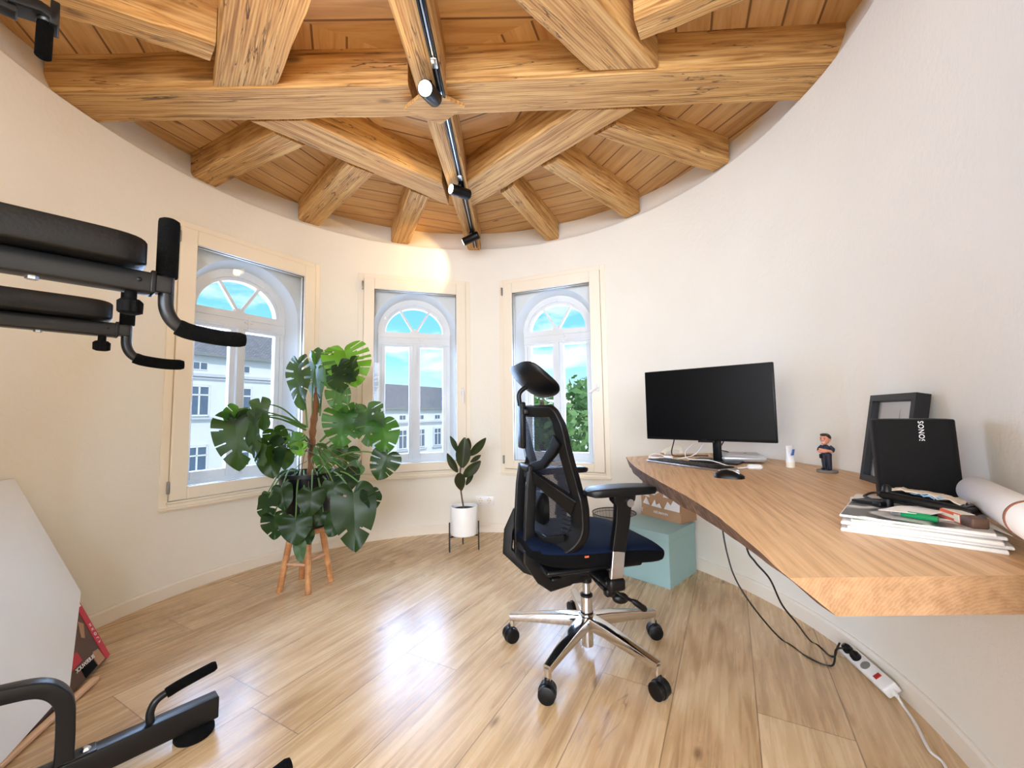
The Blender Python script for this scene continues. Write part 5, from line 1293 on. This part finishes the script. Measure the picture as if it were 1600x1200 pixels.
# ------------------------------------------------------------------ power tower (dip station)
def tower():
    O = Vector((-1.319, .532, 0)); t = thing('power_tower', O, R(49), 'dark steel dip station with padded arm rests and black foam grips at the left edge', 'exercise machine')
    RS = sec(.020, .020)
    for s in (-1, 1):
        y = -.31 * -s if False else .31 * s
        # arm
        mb = MB(); mb.box((.29, y, 1.260), (.60, .038, .040), bev=.004); mb.box((.10, y, 1.262), (.22, .050, .052), bev=.004); a_ = link('dip_arm', mb, M['gunmetal'], t)
        mb = MB(); mb.box((.585, y, 1.262), (.008, .042, .044), bev=.002); mb.ell((.565, y - .0195, 1.262), (.004, .0015, .004), 10, 6); link('end_cap', mb, M['black'], a_)
        mb = MB()
        for x in (.32, .435): mb.tube([(x, y, 1.240), (x, y, 1.234)], .008, 6)
        link('bolt', mb, M['steel'], a_)
        mb = MB(); mb.box((.60, y, 1.262), (.030, .030, .034), bev=.003)
        mb.tube(bez([(.607, y, 1.39), (.607, y, 1.30), (.607, y, 1.25), (.609, y, 1.215), (.622, y, 1.190), (.648, y, 1.176), (.70, y, 1.170), (.742, y, 1.171)], 6), .0125, 16)
        link('grip_tube', mb, M['gunmetal'], a_)
        mb = MB(); mb.tube([(.607, y, 1.280), (.607, y, 1.283), (.607, y, 1.390), (.607, y, 1.396), (.607, y, 1.399)], [.0165, .0175, .0175, .0165, .012], 22); link('upright_grip', mb, M['foam'], t)
        mb = MB(); mb.tube(bez([(.627, y, 1.183), (.650, y, 1.1755), (.70, y, 1.170), (.745, y, 1.171)], 5), [.016] + [.0165] * 13 + [.016, .013], 22); link('lower_grip', mb, M['foam'], t)
        mb = MB(); rings = [[Vector((.556 + r_ * math.cos(2 * PI * j / 40), y + r_ * math.sin(2 * PI * j / 40), z_)) for j in range(40) for r_ in [rr * (1 if j % 4 < 2 else .92)]] for rr, z_ in ((.012, 1.197), (.0185, 1.200), (.0190, 1.220), (.014, 1.225))]
        mb.loft(rings); mb.cyl((.556, y, 1.222), (.556, y, 1.241), .009); link('locking_knob', mb, M['blackm'], t)
        # arm pad
        mb = MB(); rings = []
        for i in range(33):
            u = (1 - math.cos(PI * i / 32)) / 2; x = .05 + .524 * u; e = max(0, 1 - abs(2 * u - 1) ** 14) ** .5; hw_ = .055 * (.35 + .65 * e); h_ = .024 * (.6 + .4 * e) ; zc = 1.302 + .004 * u
            rings.append([Vector((x, y + a * hw_, zc + b * h_ + (.010 * (a * a) if b > 0 else 0))) for a, b in sec(1, 1)])
        mb.loft(rings); link('arm_pad', mb, M['vinyl'], t, smooth=60)
        # upright and foot
        mb = MB(); mb.box((0, y, 1.07), (.05, .05, 2.02), bev=.004); link('upright', mb, M['gunmetal'], t)
        mb = MB(); mb.box((.385, y, .064), (.97, .050, .066), bev=.004); f_ = link('foot_tube', mb, M['gunmetal'], t)
        mb = MB(); mb.lathe([(.001, .0), (.050, .0), (.053, .006), (.052, .016), (.040, .026), (.030, .0305), (.001, .031)], c=(.812, y, 0), seg=36); link('suction_foot', mb, M['blackm'], f_)
        dz = .022 if s < 0 else 0
        mb = MB(); mb.tube(bez([(.705, y, .095), (.703, y, .125 + dz), (.715, y, .152 + dz), (.745, y, .166 + dz), (.80, y, .178 + dz), (.862, y, .186 + dz)], 6), .0105, 14); link('push_up_handle', mb, M['gunmetal'], f_)
        mb = MB(); mb.tube(bez([(.738, y, .162 + dz), (.77, y, .171 + dz), (.82, y, .180 + dz), (.864, y, .187 + dz)], 5), [.0145] + [.0155] * 14 + [.012], 18); link('push_up_grip', mb, M['foam'], t)
        mb = MB(); mb.tube([(.572, y, .098), (.572, y, .104), (.572, y, .108)], [.012, .010, .006], 6); link('bolt', mb, M['steel'], f_)
        mb = MB(); mb.box((.562, y, .0985), (.06, .044, .004), bev=.001); link('joint_plate', mb, M['gunmetal'], f_)
        # curved brace from foot to upright
        mb = MB(); mb.tube(bez([(.532, y, .098), (.531, y, .19), (.524, y, .255), (.490, y, .300), (.43, y, .318), (.33, y, .325), (.0, y, .335)], 7), 1, sec=sec(.0205, .0185), up=(1, 0, 0)); link('curved_brace', mb, M['gunmetal'], t, smooth=50)
        # pull-up bar arm
        mb = MB(); mb.box((.18, y, 2.10), (.36, .04, .04), bev=.003); mb.tube([(.34, y, 2.11), (.40, y, 2.125), (.428, y, 2.115)], 1, sec=sec(.030, .016), up=(0, 0, 1)); mb.box((.425, y, 2.125), (.018, .060, .070), bev=.003); link('top_arm', mb, M['gunmetal'], t)
        mb = MB(); mb.tube([(.410, y, 2.125), (.410, y, 2.0)], .011, 14); mb.cyl((.410, y, 2.098), (.410, y, 2.106), .018); link('top_hook', mb, M['steel'], t)
        mb = MB(); mb.tube([(.409, y, 2.098), (.409, y, 2.002), (.409, y, 1.998)], [.0165, .0165, .012], 20); link('pull_up_grip', mb, M['foam'], t)
    mb = MB(); mb.box((0, 0, .07), (.05, .62, .05), bev=.003); mb.box((0, 0, .335), (.04, .62, .03)); link('cross_tube', mb, M['gunmetal'], t)
    mb = MB(); mb.tube([(.34, -.31, .055), (.34, .31, .055)], .008, 10); mb.tube([(0, -.31, 2.08), (0, .31, 2.08)], .014, 14); link('tie_rod', mb, M['gunmetal'], t)
    mb = MB(); mb.box((.045, 0, 1.38), (.05, .26, .42), bev=.02); link('back_pad', mb, M['vinyl'], t)
tower()

# ------------------------------------------------------------------ leaning carton, white panel, batten
def boards():
    A = Vector((-1.69, 1.756, 0)); ex = Vector((.357, -.934, 0)); n_ = Vector((-.847, -.324, -.422)).normalized(); ey = n_.cross(ex).normalized()
    if ey.z < 0: ey = -ey
    room = -n_                            # towards the room
    def slab(mb, poly, d0, d1):
        k = len(poly); P = [A + ex * u + ey * v + room * d for d in (d0, d1) for u, v in poly]; P = [Vector((p.x, p.y, max(.001, p.z))) - A for p in P]
        mb.add(P, [tuple(range(k)), tuple(range(2 * k - 1, k - 1, -1))] + [(i, (i + 1) % k, (i + 1) % k + k, i + k) for i in range(k)])
    t = thing('flat_carton', A, 0, 'flat dark printed carton with a red edge leaning on the wall at lower left', 'carton')
    mb = MB(); slab(mb, [(-.010, .015), (.62, .0), (.62, .80), (-.010, .80)], -.030, -.002); link('box', mb, M['brown'], t, smooth=0)
    mb = MB(); slab(mb, [(-.010, .016), (.020, .015), (.020, .80), (-.010, .80)], -.003, .0); link('red_edge', mb, M['red'], t, smooth=0)
    mb = MB(); slab(mb, [(.125, .078), (.185, .072), (.187, .112), (.128, .118)], -.003, .0005); link('red_label', mb, M['red'], t, smooth=0)
    mb = MB(); slab(mb, [(.075, .02), (.15, .015), (.15, .06), (.08, .065)], -.003, .0003); link('dark_panel', mb, M['blackm'], t, smooth=0)
    mb = MB(); slab(mb, [(.022, .02), (.07, .018), (.072, .06), (.06, .075), (.03, .07)], -.003, .0003); slab(mb, [(.03, .19), (.06, .14), (.075, .15), (.05, .21)], -.003, .0003); link('beige_print', mb, M['kraft'], t, smooth=0)
    nrm = room
    text('carton_letters', 'BUERWUCK', .021, M['white'], t, frame4(ex * .118 + ey * .066 + nrm * .0012, ex + ey * .0, -ey) if False else frame4(ex * .122 + ey * .060 + nrm * .0012, ex, ey), spacing=.95)
    text('edge_letters', 'H K O L F', .017, M['white'], t, frame4(ex * .004 + ey * .13 + nrm * .0008, -ey, ex), spacing=1.25)
    mb = MB(); slab(mb, [(-.004, .255), (.012, .255), (.012, .278), (-.004, .278)], -.001, .0008); link('sticker', mb, M['white'], t, smooth=0)
    mb = MB(); slab(mb, [(-.009, .838), (-.014, .306), (.255, .040), (.55, .016), (.78, .012), (.78, .838)], .004, .016)
    n = N('white_panel'); v = n.coord(); x = n.noise(v, 3, 4, .6, 1.5); b = n.bsdf(n.mix(x, s2l((226, 232, 236)), s2l((242, 244, 245))), .35)
    o = tag(link('polystyrene_sheet', mb, n.m, smooth=0), 'large white polystyrene sheet leaning on the wall in front of the dark carton', 'sheet'); o.location = A
    a = at(150, 1060, .012); b = at(23, 1175, .012); mb = MB(); mb.tube([a, b, b + (b - a) * .35], 1, sec=sec(.011, .007), up=(0, 0, 1))
    tag(link('wooden_batten', mb, plain('raw_pine', (222, 184, 148), .6), smooth=40), 'pale wooden batten lying along the foot of the leaning panel', 'batten')
boards()

for o in list(S.objects):
    b = o.name.split('.')[0]
    if o.parent is None and b in ('ceiling_beam', 'ceiling_rafter'): o['group'] = 'old timbers of the ceiling'
    if o.parent is None and b == 'apartment_house': o['group'] = 'houses seen through the windows'
    if o.parent is None and b in ('black_cable', 'white_cable'): o['group'] = b.split('_')[0] + ' cables on and below the desk'
S.view_settings.view_transform = 'Standard'; S.view_settings.look = 'None'; S.view_settings.gamma = 1; S.view_settings.use_curve_mapping = False
S.view_settings.exposure = .4
S.cycles.max_bounces = 10; S.cycles.diffuse_bounces = 6; S.cycles.transparent_max_bounces = 24; S.cycles.sample_clamp_indirect = 6
S.cycles.caustics_reflective = False; S.cycles.caustics_refractive = False
